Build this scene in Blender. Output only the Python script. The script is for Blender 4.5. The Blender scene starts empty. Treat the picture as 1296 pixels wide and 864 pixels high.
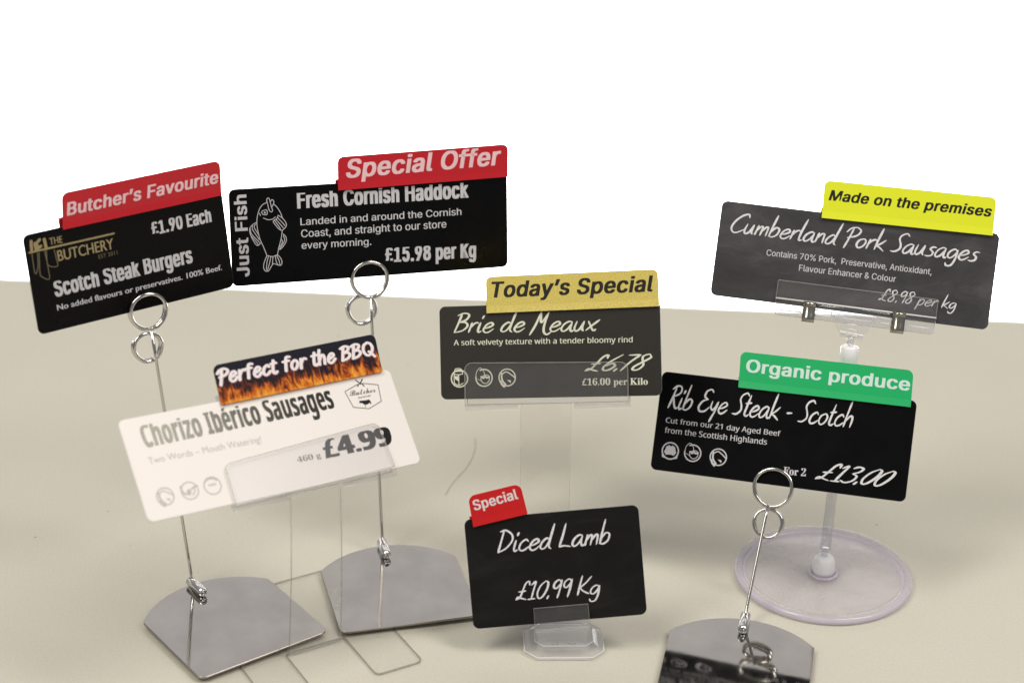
import bpy, bmesh, math, random
from mathutils import Vector, Matrix
random.seed(7)
R = math.radians
scene = bpy.context.scene
col = scene.collection

# ------------------------------------------------------------ camera
cam_data = bpy.data.cameras.new('camera')
cam = bpy.data.objects.new('camera', cam_data)
col.objects.link(cam)
scene.camera = cam
cam_data.sensor_width = 36.0
cam_data.lens = 2600 / 1296 * 36.0
cam_data.clip_start = 0.02
cam_data.clip_end = 60
PITCH, ROLL = R(25.684), R(1.2119)
_r = Vector((math.cos(ROLL), math.sin(ROLL) * math.sin(PITCH), math.sin(ROLL) * math.cos(PITCH)))
_f = Vector((0, math.cos(PITCH), -math.sin(PITCH)))
_u = _r.cross(_f)
cam.matrix_world = Matrix((( _r.x, _u.x, -_f.x, 0), (_r.y, _u.y, -_f.y, 0), (_r.z, _u.z, -_f.z, 0.6), (0, 0, 0, 1)))
cam_data.dof.use_dof = True
cam_data.dof.focus_distance = 1.078
cam_data.dof.aperture_fstop = 6.3

# ------------------------------------------------------------ light
world = bpy.data.worlds.new('World')
scene.world = world
world.use_nodes = True
bg = world.node_tree.nodes['Background']
bg.inputs[0].default_value = (1.0, 0.98, 0.97, 1)
bg.inputs[1].default_value = 0.215

def area(name, loc, target, sx, sy, power, color):
    d = bpy.data.lights.new(name, 'AREA')
    d.shape = 'RECTANGLE'
    d.size, d.size_y = sx, sy
    d.energy = power
    d.color = color
    o = bpy.data.objects.new(name, d)
    col.objects.link(o)
    o.location = loc
    o.rotation_euler = (Vector(target) - Vector(loc)).to_track_quat('-Z', 'Y').to_euler()
    return o

area('ceiling_light_left', (-0.95, 0.25, 1.9), (0, 1.0, 0), 0.5, 1.5, 24, (1.0, 0.965, 0.86))
area('ceiling_light_right', (1.15, 0.45, 1.9), (0, 1.0, 0), 0.5, 1.5, 24.5, (1.0, 0.95, 0.88))
area('added_rear_panel', (0, 2.7, 1.55), (0, 0.9, 0.0), 3.6, 1.7, 11.5, (1.0, 0.96, 0.93))  # added panel out of view, there for the steel plates to reflect
area('added_backdrop_light', (0, 1.62, -0.42), (0, 2.3, -0.25), 2.6, 0.2, 62, (1.0, 1.0, 1.0))  # added lamp hidden below the table edge, drives the backdrop to pure white
scene.view_settings.view_transform = 'Standard'
scene.view_settings.look = 'None'
scene.view_settings.exposure = 0.0
scene.view_settings.gamma = 1.0
scene.cycles.max_bounces = 14
scene.cycles.transparent_max_bounces = 24
scene.cycles.transmission_bounces = 10
scene.cycles.glossy_bounces = 6
scene.cycles.diffuse_bounces = 4

# measured poses and print layout, in metres / millimetres on each card
POSE={'brie': [0.01946, 0.13117, 0.96489, -0.26968, 0.4348, 0.16057, 0.11827, 0.04904],
 'butchery': [-0.19249, 0.18371, 0.94836, 0.53937, 0.12526, 0.03863, 0.1052, 0.05178],
 'chorizo': [-0.1142, 0.12193, 0.8758, 0.67782, 0.77608, -0.10969, 0.14837, 0.05115],
 'cumberland': [0.18022, 0.16829, 1.00034, -0.14743, 0.45704, -0.0448, 0.14634, 0.05089],
 'haddock': [-0.07599, 0.17782, 1.012, 0.32426, 0.21631, -0.03934, 0.15178, 0.05134],
 'lamb': [0.0246, 0.04531, 0.89062, 0.01269, 0.38258, 0.10169, 0.08865, 0.0563],
 'ribeye': [0.14403, 0.08569, 0.96147, -0.29596, 0.51334, 0.03666, 0.13602, 0.05319]}
LINES={'brie': [('Brie de Meaux', 'hand', -51.43, 10.66, 27.6, 9.72, 10.14), ('A soft velvety texture with a tender bloomy rind', 'semi', -51.58, 3.94, 44.45, 3.28, 2.88),
          ('£6.78', 'handwide', 18.62, -10.93, 54.54, -11.27, 8.38), ('£16.00 per Kilo', 'serif', 17.27, -18.42, 51.89, -18.8, 3.49)],
 'butchery': [('£1.90 Each', 'impact', 12.82, 11.25, 45.21, 11.29, 6.62), ('Scotch Steak Burgers', 'impact', -41.38, -8.43, 32.26, -7.61, 7.77),
              ('No added flavours or preservatives. 100% Beef.', 'plaingill', -41.4, -15.61, 47.24, -15.33, 2.9), ('THE', 'gold', -39.88, 18.31, -33.34, 18.12, 3.45),
              ('BUTCHERY', 'gold', -36.98, 9.17, -7.87, 9.0, 5.48), ('EST 2011', 'goldthin', -16.5, 5.64, -6.56, 5.77, 2.0)],
 'chorizo': [('Chorizo Ibérico Sausages', 'impactdark', -64.81, 9.92, 37.85, 11.11, 11.01), ('Two Words – Mouth Watering!', 'plaingrey', -65.25, 1.84, -6.22, 1.4, 3.16),
             ('460 g', 'serifgrey', 8.71, -12.33, 21.61, -12.4, 2.82), ('£4.99', 'impactblack', 23.77, -13.3, 62.9, -13.36, 9.7), ('Butcher', 'handtiny', 47.86, 15.4, 62.58, 15.01, 2.79),
             ('SHOP', 'tiny', 51.74, 13.31, 59.15, 13.25, 0.78)],
 'cumberland': [('Cumberland Pork Sausages', 'hand', -67.06, 9.2, 64.28, 9.36, 10.38), ('Contains 70% Pork,  Preservative, Antioxidant,', 'plain', -46.36, -0.86, 40.8, -0.26, 3.25),
                ('Flavour Enhancer & Colour', 'plain', -28.26, -6.79, 22.82, -6.43, 3.29), ('£8.98 per kg', 'handthin', 14.97, -16.95, 55.7, -16.79, 6.49)],
 'haddock': [('Fresh Cornish Haddock', 'impact', -39.95, 13.68, 54.1, 13.95, 7.98), ('Landed in and around the Cornish', 'plain', -38.53, 4.58, 49.91, 4.64, 3.83),
             ('Coast, and straight to our store', 'plain', -38.37, -1.9, 41.36, -1.69, 4.1), ('every morning.', 'plain', -38.37, -8.08, -0.46, -8.42, 3.85),
             ('£15.98 per Kg', 'impact', 6.94, -18.38, 57.79, -19.08, 7.59), ('Just Fish', 'bold', -66.68, -20.74, -66.77, 22.7, 6.46)],
 'lamb': [('Diced Lamb', 'hand', -28.8, 9.76, 29.07, 9.78, 10.99), ('£10.99 Kg', 'hand', -21.87, -15.13, 21.67, -15.56, 9.31)],
 'ribeye': [('Rib Eye Steak - Scotch', 'hand', -62.8, 7.35, 36.46, 8.69, 12.08), ('Cut from our 21 day Aged Beef', 'semi', -62.86, -0.67, -0.66, -0.46, 2.82),
            ('from the Scottish Highlands', 'semi', -62.77, -6.14, -7.27, -5.84, 3.06), ('For 2', 'serifbold', 3.28, -20.24, 15.22, -19.75, 4.03),
            ('£13.00', 'handwide', 20.08, -20.51, 62.1, -20.01, 9.28)]}
TABLINES={'brie': [('Today’s Special', 'bi', -29.92, 28.62, 56.11, 29.29, 7.96)],
 'butchery': [('Butcher’s Favourite', 'bi', -29.38, 31.39, 51.36, 30.95, 6.2)],
 'chorizo': [('Perfect for the BBQ', 'comic', -19.23, 33.91, 69.06, 33.97, 7.26)],
 'cumberland': [('Made on the premises', 'bi', -17.57, 32.28, 67.46, 33.75, 5.32)],
 'haddock': [('Special Offer', 'bi', -13.35, 28.56, 72.57, 31.0, 9.48)],
 'lamb': [('Special', 'bold', -38.6, 32.52, -15.85, 36.73, 5.11)],
 'ribeye': [('Organic produce', 'bold', -23.1, 31.46, 63.55, 31.37, 6.64)]}
TAB={'brie': [[-33.06, 39.64], [58.56, 40.42], [58.94, 21.43], [-32.9, 20.35]],
 'butchery': [[-30.08, 43.13], [53.43, 41.87], [51.99, 24.13], [-32.47, 24.83]],
 'chorizo': [[-19.31, 43.58], [72.25, 44.96], [69.36, 24.42], [-21.23, 23.1]],
 'cumberland': [[-20.8, 42.34], [68.96, 44.05], [69.46, 23.95], [-19.93, 22.44]],
 'haddock': [[-17.63, 39.23], [76.37, 42.1], [75.94, 24.1], [-17.94, 22.14]],
 'lamb': [[-41.22, 39.74], [-14.39, 44.44], [-11.89, 28.54], [-39.89, 24.18]],
 'ribeye': [[-26.94, 41.76], [64.41, 42.18], [65.16, 22.9], [-25.89, 22.63]]}
PL={'blades': [[[-49.38, 16.22], [-49.55, 10.73], [-49.5, 6.29], [-48.7, 5.87], [-47.35, 9.33], [-46.58, 15.57]],
            [[-45.79, 15.61], [-46.99, 5.69], [-46.29, 3.29], [-42.88, 1.36], [-42.57, 7.3], [-42.93, 15.82]], [[-42.05, 15.84], [-42.36, 8.59], [-37.82, 6.85], [-37.79, 11.07], [-38.16, 15.6]]],
 'clip': {'bar': [[-38.51, -12.6], [45.93, -13.06], [46.18, -31.27], [-38.29, -31.64]],
          'br': [[-9.05, -26.61], [15.37, -26.3], [9.64, -38.12], [-2.52, -37.38]],
          'col': [[-1.13, -43.31], [8.54, -42.47], [9.47, -52.88]],
          'hinge': [[-39.35, -23.51], [45.21, -22.8]],
          'neck': [[3.75, -37.62], [4.34, -42.18]],
          'sp1': [[-24.13, -22.2], [-17.38, -22.61], [-16.41, -33.26], [-22.8, -33.03]],
          'sp2': [[22.85, -21.68], [29.73, -22.06], [30.56, -33.29], [23.89, -32.9]]},
 'cow': [[51.97, 12.11], [54.54, 11.82], [57.6, 11.8], [57.95, 10.77], [57.99, 9.12], [56.97, 10.08], [56.02, 9.49], [54.16, 9.57], [52.99, 10.75], [51.6, 10.93]],
 'cowleg': [[54.48, 9.64], [54.15, 8.34]],
 'fish': [[[-55.66, 17.98], [-58.33, 16.69], [-60.17, 14.19], [-61.51, 9.63], [-61.57, 4.97], [-60.47, -0.93], [-58.61, -5.74], [-57.03, -10.24]],
          [[-52.5, 16.92], [-50.54, 14.76], [-48.9, 11.75], [-48.11, 9.37]], [[-48.37, 2.37], [-49.1, -1.68], [-50.44, -6.29], [-51.48, -10.62]],
          [[-55.95, 18.0], [-56.01, 19.45], [-55.17, 20.15], [-54.46, 19.07], [-53.72, 15.54], [-53.1, 13.46], [-53.94, 12.64], [-54.95, 13.87], [-55.68, 17.4]],
          [[-54.21, 17.89], [-53.29, 19.11], [-52.33, 18.36], [-52.5, 16.92], [-53.44, 15.23]], [[-59.05, 12.96], [-58.16, 13.6], [-56.23, 13.83], [-56.2, 11.5], [-58.23, 11.63], [-59.05, 12.96]],
          [[-57.61, 12.7], [-57.2, 12.85], [-56.99, 12.25], [-57.46, 12.16], [-57.61, 12.7]], [[-60.23, 12.45], [-59.59, 11.13]], [[-58.13, 9.7], [-55.73, 8.68], [-53.39, 8.82], [-51.71, 9.88]],
          [[-50.28, 10.67], [-48.12, 9.08], [-46.34, 6.63], [-46.23, 4.57], [-48.36, 2.66], [-50.09, 3.36], [-51.76, 5.51], [-52.97, 7.63], [-51.05, 8.97], [-50.28, 10.67]],
          [[-50.73, 9.53], [-48.49, 7.06], [-46.81, 4.9]], [[-51.52, 8.71], [-49.41, 5.95], [-47.73, 3.79]], [[-52.25, 7.99], [-50.31, 5.13], [-49.21, 3.3]],
          [[-61.88, 7.61], [-63.95, 6.58], [-65.66, 4.36], [-65.21, 1.13], [-63.45, -2.78], [-61.78, -4.65], [-59.8, -3.32]], [[-62.49, 6.78], [-63.14, 5.07], [-61.25, 1.45]],
          [[-63.97, 6.0], [-64.05, 3.97], [-60.78, -1.5]], [[-65.2, 4.33], [-64.72, 1.68], [-60.56, -3.27]], [[-64.89, 0.52], [-62.01, -3.17], [-61.47, -4.37]],
          [[-47.96, 0.59], [-46.61, -0.97], [-46.46, -3.32], [-48.08, -5.86], [-49.9, -7.5], [-50.75, -6.74]], [[-47.88, -0.3], [-47.39, -2.97], [-49.89, -7.2]],
          [[-48.83, -2.29], [-48.6, -4.06], [-50.15, -6.31]],
          [[-57.03, -10.24], [-54.14, -11.03], [-51.48, -10.45], [-49.78, -12.21], [-49.1, -14.61], [-49.92, -16.03], [-51.67, -15.61], [-53.69, -14.88], [-54.92, -16.27], [-56.47, -18.52],
           [-58.22, -18.39], [-59.03, -16.57], [-58.64, -13.95], [-57.03, -10.24]],
          [[-56.17, -10.59], [-57.18, -14.05], [-57.61, -17.85]], [[-55.01, -10.97], [-55.72, -14.15], [-57.04, -18.18]], [[-53.84, -11.05], [-54.28, -14.84]],
          [[-52.66, -10.84], [-52.19, -13.81], [-51.37, -15.63]], [[-51.89, -10.65], [-50.7, -13.32], [-50.21, -15.83]]],
 'flap_bbq': [[-29.63, -5.92], [57.17, -0.81], [58.28, -25.11], [-30.36, -27.58]],
 'flap_brie': [[-45.67, -5.33], [42.09, -6.71], [41.83, -27.11], [-45.76, -28.1]],
 'gold_bar': [[-50.59, 16.81], [-6.9, 16.74]],
 'icons': {'brie': [[-48.82, -13.61, 4.84], [-35.45, -13.5, 4.82], [-22.88, -13.59, 4.8]],
           'chorizo': [[-62.43, -14.95, 4.54], [-49.82, -14.75, 4.6], [-37.96, -14.67, 4.64]],
           'ribeye': [[-58.33, -15.44, 4.78], [-46.13, -15.15, 4.76], [-32.16, -15.56, 4.74]]},
 'knives': [[[-48.82, 22.26], [-49.23, 17.95]], [[-47.12, 20.77], [-47.01, 17.44]], [[-44.5, 22.14], [-46.28, 20.57], [-46.14, 18.78]], [[-44.4, 18.81], [-46.77, 17.6]],
            [[-42.16, 21.83], [-41.88, 16.9]]],
 'lampl': [[-12.43, -18.92], [15.4, -20.74], [14.86, -32.1], [-13.06, -31.08]],
 'shield': [[53.99, 20.72], [45.84, 18.24], [47.58, 9.44], [55.75, 7.13], [63.85, 9.67], [65.15, 18.4], [57.46, 20.64]],
 'xknife': [[[53.73, 23.25], [55.81, 20.53]], [[57.52, 22.84], [55.63, 20.84]], [[53.66, 19.82], [54.39, 20.24]], [[56.72, 20.22], [57.21, 19.17]]]}
RG={'butchery': {'J': [4.28, -38.27], 'Jw': [-0.18511, 0.94724, 0.14593], 'L': [4.57, -27.32, 9.42], 'S': [1.85, -46.48, 7.37]},
 'haddock': {'J': [-2.09, -36.88], 'Jw': [-0.07683, 1.00339, 0.14191], 'L': [-2.09, -26.97, 9.67], 'S': [-6.72, -43.38, 7.52]},
 'ribeye': {'J': [-2.47, -38.28], 'Jw': [0.13752, 0.94377, 0.05229], 'L': [-1.12, -28.0, 10.02], 'S': [-1.53, -46.98, 7.51]}}
# ------------------------------------------------------------ materials
def mat(name, color, rough=0.5, metal=0.0, coat=0.0, spec=0.5, vary=0.0, scale=60.0, bump=0.0, bscale=400.0, rvary=0.0, stretch=(1, 1, 1)):
    m = bpy.data.materials.new(name)
    m.use_nodes = True
    nt = m.node_tree
    p = nt.nodes['Principled BSDF']
    p.inputs['Base Color'].default_value = (*color, 1)
    p.inputs['Roughness'].default_value = rough
    p.inputs['Metallic'].default_value = metal
    p.inputs['Coat Weight'].default_value = coat
    p.inputs['Coat Roughness'].default_value = 0.12
    p.inputs['Specular IOR Level'].default_value = spec
    tc = nt.nodes.new('ShaderNodeTexCoord')
    mp = nt.nodes.new('ShaderNodeMapping')
    mp.inputs['Scale'].default_value = stretch
    nt.links.new(tc.outputs['Object'], mp.inputs[0])
    if vary or rvary:
        n = nt.nodes.new('ShaderNodeTexNoise')
        n.inputs['Scale'].default_value = scale
        n.inputs['Detail'].default_value = 5
        nt.links.new(mp.outputs[0], n.inputs['Vector'])
        if vary:
            r = nt.nodes.new('ShaderNodeValToRGB')
            r.color_ramp.elements[0].position = 0.3
            r.color_ramp.elements[1].position = 0.7
            r.color_ramp.elements[0].color = (*[max(0, c * (1 - vary)) for c in color], 1)
            r.color_ramp.elements[1].color = (*[min(1, c * (1 + vary)) for c in color], 1)
            nt.links.new(n.outputs['Fac'], r.inputs[0])
            nt.links.new(r.outputs[0], p.inputs['Base Color'])
        if rvary:
            mr = nt.nodes.new('ShaderNodeMapRange')
            mr.inputs['To Min'].default_value = max(0.01, rough - rvary)
            mr.inputs['To Max'].default_value = rough + rvary
            mr.inputs['From Min'].default_value = 0.3
            mr.inputs['From Max'].default_value = 0.7
            nt.links.new(n.outputs['Fac'], mr.inputs['Value'])
            nt.links.new(mr.outputs[0], p.inputs['Roughness'])
    if bump:
        n2 = nt.nodes.new('ShaderNodeTexNoise')
        n2.inputs['Scale'].default_value = bscale
        n2.inputs['Detail'].default_value = 4
        nt.links.new(mp.outputs[0], n2.inputs['Vector'])
        b = nt.nodes.new('ShaderNodeBump')
        b.inputs['Strength'].default_value = bump
        b.inputs['Distance'].default_value = 0.0002
        nt.links.new(n2.outputs['Fac'], b.inputs['Height'])
        nt.links.new(b.outputs[0], p.inputs['Normal'])
    return m

def clear_mat(name, tint, haze, haze_col, gloss=1.0, rough=0.03):
    """thin clear acrylic: mostly passes light, Fresnel gloss, a little surface haze"""
    m = bpy.data.materials.new(name)
    m.use_nodes = True
    nt = m.node_tree
    nt.nodes.clear()
    out = nt.nodes.new('ShaderNodeOutputMaterial')
    tr = nt.nodes.new('ShaderNodeBsdfTransparent'); tr.inputs[0].default_value = (*tint, 1)
    df = nt.nodes.new('ShaderNodeBsdfDiffuse'); df.inputs[0].default_value = (*haze_col, 1)
    gl = nt.nodes.new('ShaderNodeBsdfGlossy'); gl.inputs['Roughness'].default_value = rough
    gl.inputs['Color'].default_value = (1, 1, 1, 1)
    fr = nt.nodes.new('ShaderNodeFresnel'); fr.inputs[0].default_value = 1.49
    ge = nt.nodes.new('ShaderNodeNewGeometry')
    io = nt.nodes.new('ShaderNodeMapRange'); io.inputs['To Min'].default_value = 1.49; io.inputs['To Max'].default_value = 1 / 1.49
    nt.links.new(ge.outputs['Backfacing'], io.inputs['Value']); nt.links.new(io.outputs[0], fr.inputs[0])
    mu = nt.nodes.new('ShaderNodeMath'); mu.operation = 'MULTIPLY'; mu.inputs[1].default_value = gloss
    mu.use_clamp = True
    m1 = nt.nodes.new('ShaderNodeMixShader')
    no = nt.nodes.new('ShaderNodeTexNoise'); no.inputs['Scale'].default_value = 90; no.inputs['Detail'].default_value = 6
    tc = nt.nodes.new('ShaderNodeTexCoord'); nt.links.new(tc.outputs['Object'], no.inputs['Vector'])
    mr = nt.nodes.new('ShaderNodeMapRange')
    mr.inputs['From Min'].default_value = 0.35; mr.inputs['From Max'].default_value = 0.7
    mr.inputs['To Min'].default_value = haze * 0.9; mr.inputs['To Max'].default_value = haze * 1.12
    nt.links.new(no.outputs['Fac'], mr.inputs['Value'])
    nt.links.new(mr.outputs[0], m1.inputs[0])
    nt.links.new(tr.outputs[0], m1.inputs[1]); nt.links.new(df.outputs[0], m1.inputs[2])
    m2 = nt.nodes.new('ShaderNodeMixShader')
    nt.links.new(fr.outputs[0], mu.inputs[0]); nt.links.new(mu.outputs[0], m2.inputs[0])
    nt.links.new(m1.outputs[0], m2.inputs[1]); nt.links.new(gl.outputs[0], m2.inputs[2])
    nt.links.new(m2.outputs[0], out.inputs[0])
    return m

M = {}
M['black_card'] = mat('black_card', (0.0018, 0.0018, 0.0024), 0.30, spec=0.17, bump=0.05, bscale=900, rvary=0.05)
M['brown_card'] = mat('brown_card', (0.026, 0.023, 0.0195), 0.45, spec=0.4, vary=0.12, scale=900)
M['white_card'] = mat('white_card', (0.84, 0.785, 0.76), 0.35, spec=0.5, bump=0.03)
M['card_edge'] = mat('card_edge', (0.10, 0.10, 0.11), 0.4)
M['silver_print'] = mat('silver_print', (0.64, 0.63, 0.67), 0.38, metal=0.0, vary=0.10, scale=1500)
M['chalk_print'] = mat('chalk_print', (0.76, 0.75, 0.79), 0.55, vary=0.16, scale=900)
M['cream_print'] = mat('cream_print', (0.76, 0.76, 0.63), 0.5, vary=0.10, scale=900)
M['gold_print'] = mat('gold_print', (0.36, 0.285, 0.14), 0.4, vary=0.12, scale=800)
M['dull_gold_print'] = mat('dull_gold_print', (0.15, 0.12, 0.07), 0.45)
M['foil_print'] = mat('foil_print', (0.052, 0.051, 0.043), 0.13, metal=0.75, vary=0.1, scale=500)
M['grey_print'] = mat('grey_print', (0.50, 0.47, 0.43), 0.4)
M['dark_print'] = mat('dark_print', (0.008, 0.007, 0.008), 0.5, spec=0.15)
M['brown_print'] = mat('brown_print', (0.10, 0.085, 0.075), 0.4)
M['pink_print'] = mat('pink_print', (0.88, 0.60, 0.65), 0.4, vary=0.05)
M['white_print'] = mat('white_print', (0.78, 0.70, 0.72), 0.4)
M['mint_print'] = mat('mint_print', (0.70, 0.86, 0.83), 0.4)
M['black_print'] = mat('black_print', (0.012, 0.010, 0.008), 0.4)
M['shadow_print'] = mat('shadow_print', (0.16, 0.01, 0.015), 0.4)
M['red_tab'] = mat('red_tab', (0.55, 0.014, 0.024), 0.25, spec=0.5)
M['bright_red_tab'] = mat('bright_red_tab', (0.60, 0.010, 0.012), 0.3)
M['gold_tab'] = mat('gold_tab', (0.69, 0.56, 0.135), 0.42, metal=0.0, vary=0.24, scale=1700, bump=0.1, bscale=2500)
M['green_tab'] = mat('green_tab', (0.006, 0.46, 0.14), 0.38)
M['yellow_tab'] = mat('yellow_tab', (0.80, 0.86, 0.022), 0.4)
M['clip_strip'] = clear_mat('clip_strip_clear', (0.93, 0.93, 0.94), 0.22, (0.8, 0.8, 0.82))
M['chrome'] = mat('chrome_wire', (0.62, 0.60, 0.58), 0.13, metal=1.0)
M['sleeve'] = mat('sleeve_metal', (0.86, 0.85, 0.84), 0.2, metal=1.0, bump=0.1, bscale=1500)
M['steel_plate'] = mat('steel_plate', (0.43, 0.41, 0.395), 0.06, metal=1.0, rvary=0.03, scale=45, vary=0.10, bump=0.35, bscale=22)
M['plate_edge'] = mat('plate_edge', (0.36, 0.33, 0.30), 0.35, metal=1.0)
M['painted_highlight'] = mat('painted_highlight', (0.85, 0.84, 0.86), 0.2)  # highlights on clear plastic edges, put into an opaque white colour
M['painted_refraction'] = mat('painted_refraction', (0.035, 0.034, 0.045), 0.15)  # dark refraction of the clear hinge, put into the colour
M['spring'] = mat('spring_metal', (0.45, 0.43, 0.38), 0.2, metal=1.0)
M['rubber'] = mat('rubber', (0.03, 0.03, 0.03), 0.8)
M['acrylic'] = clear_mat('acrylic_sheet', (0.985, 0.985, 0.98), 0.018, (0.8, 0.8, 0.8), gloss=0.45, rough=0.06)
M['acrylic_pocket'] = clear_mat('acrylic_pocket', (0.96, 0.96, 0.965), 0.035, (0.8, 0.78, 0.80), gloss=0.35, rough=0.22)
M['acrylic_edge'] = clear_mat('acrylic_edge', (0.82, 0.82, 0.80), 0.32, (0.74, 0.72, 0.69), gloss=1.0, rough=0.15)
M['acrylic_dark_edge'] = clear_mat('acrylic_dark_edge', (0.60, 0.59, 0.56), 0.2, (0.35, 0.34, 0.32), gloss=0.6, rough=0.2)
M['moulded'] = clear_mat('moulded_clear', (0.975, 0.975, 0.985), 0.05, (0.9, 0.89, 0.92), gloss=1.2, rough=0.05)
M['disc_plastic'] = clear_mat('disc_plastic', (0.97, 0.955, 0.965), 0.32, (0.77, 0.745, 0.77), gloss=0.6, rough=0.12)
M['disc_rim'] = clear_mat('disc_rim', (0.93, 0.905, 0.95), 0.48, (0.82, 0.775, 0.90), gloss=0.8, rough=0.12)
M['frosted'] = mat('frosted_white', (0.90, 0.89, 0.92), 0.3, bump=0.03)
M['rod'] = clear_mat('rod_plastic', (0.90, 0.90, 0.92), 0.16, (0.82, 0.82, 0.86), gloss=1.0, rough=0.06)
M['hair'] = mat('hair', (0.06, 0.045, 0.03), 0.6)
M['backdrop'] = mat('white_paper', (0.92, 0.92, 0.92), 0.8, spec=0.1)

def slate(name, a, b, c, s):
    m = bpy.data.materials.new(name); m.use_nodes = True
    nt = m.node_tree; p = nt.nodes['Principled BSDF']
    p.inputs['Roughness'].default_value = 0.5
    tc = nt.nodes.new('ShaderNodeTexCoord'); mp = nt.nodes.new('ShaderNodeMapping')
    mp.inputs['Scale'].default_value = (0.45, 1.0, 1.0)
    nt.links.new(tc.outputs['Object'], mp.inputs[0])
    n = nt.nodes.new('ShaderNodeTexNoise'); n.inputs['Scale'].default_value = s
    n.inputs['Detail'].default_value = 9; n.inputs['Roughness'].default_value = 0.68; n.inputs['Distortion'].default_value = 0.9
    nt.links.new(mp.outputs[0], n.inputs['Vector'])
    r = nt.nodes.new('ShaderNodeValToRGB')
    r.color_ramp.elements[0].position = 0.30; r.color_ramp.elements[0].color = (*a, 1)
    r.color_ramp.elements[1].position = 0.72; r.color_ramp.elements[1].color = (*c, 1)
    e = r.color_ramp.elements.new(0.5); e.color = (*b, 1)
    nt.links.new(n.outputs['Fac'], r.inputs[0]); nt.links.new(r.outputs[0], p.inputs['Base Color'])
    return m
M['slate_card'] = slate('slate_card', (0.026, 0.025, 0.029), (0.047, 0.044, 0.050), (0.092, 0.084, 0.088), 45)
M['dark_slate_card'] = slate('dark_slate_card', (0.0035, 0.0033, 0.0034), (0.0065, 0.006, 0.006), (0.018, 0.0165, 0.015), 40)
M['dark_slate_card'].node_tree.nodes['Principled BSDF'].inputs['Specular IOR Level'].default_value = 0.25

def flame():
    m = bpy.data.materials.new('flame_print'); m.use_nodes = True
    nt = m.node_tree; p = nt.nodes['Principled BSDF']; p.inputs['Roughness'].default_value = 0.5
    p.inputs['Specular IOR Level'].default_value = 0.12
    N = nt.nodes.new; K = nt.links.new
    tc = N('ShaderNodeTexCoord'); sp = N('ShaderNodeSeparateXYZ'); K(tc.outputs['Object'], sp.inputs[0])
    mp = N('ShaderNodeMapping'); mp.inputs['Scale'].default_value = (1.0, 0.36, 1.0)
    mp.inputs['Rotation'].default_value = (0, 0, R(-12)); K(tc.outputs['Object'], mp.inputs[0])
    n = N('ShaderNodeTexNoise'); n.inputs['Scale'].default_value = 330; n.inputs['Detail'].default_value = 5
    n.inputs['Roughness'].default_value = 0.65; n.inputs['Distortion'].default_value = 1.1
    K(mp.outputs[0], n.inputs['Vector'])
    n2 = N('ShaderNodeTexNoise'); n2.inputs['Scale'].default_value = 75; n2.inputs['Detail'].default_value = 2; K(tc.outputs['Object'], n2.inputs['Vector'])
    mr = N('ShaderNodeMapRange'); mr.inputs['From Min'].default_value = 0.0; mr.inputs['From Max'].default_value = 0.0135
    mr.inputs['To Min'].default_value = 0.36; mr.inputs['To Max'].default_value = -0.26; mr.clamp = False
    K(sp.outputs['Y'], mr.inputs['Value'])
    a = N('ShaderNodeMath'); a.operation = 'ADD'; K(mr.outputs[0], a.inputs[0])
    x1 = N('ShaderNodeMath'); x1.operation = 'MULTIPLY_ADD'; x1.inputs[1].default_value = 1.55; x1.inputs[2].default_value = -0.42; K(n.outputs['Fac'], x1.inputs[0])
    K(x1.outputs[0], a.inputs[1])
    b = N('ShaderNodeMath'); b.operation = 'MULTIPLY_ADD'; b.inputs[1].default_value = 0.8; b.inputs[2].default_value = -0.4; K(n2.outputs['Fac'], b.inputs[0])
    c = N('ShaderNodeMath'); c.operation = 'ADD'; K(a.outputs[0], c.inputs[0]); K(b.outputs[0], c.inputs[1])
    r = N('ShaderNodeValToRGB'); cr = r.color_ramp
    cr.elements[0].position = 0.0; cr.elements[0].color = (0.006, 0.006, 0.016, 1)
    cr.elements[1].position = 1.0; cr.elements[1].color = (0.80, 0.50, 0.08, 1)
    for pos, cc in ((0.27, (0.010, 0.006, 0.012, 1)), (0.40, (0.09, 0.016, 0.005, 1)), (0.53, (0.40, 0.075, 0.008, 1)), (0.70, (0.72, 0.23, 0.018, 1))):
        e = cr.elements.new(pos); e.color = cc
    K(c.outputs[0], r.inputs[0]); K(r.outputs[0], p.inputs['Base Color'])
    return m
M['flame_tab'] = flame()

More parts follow.
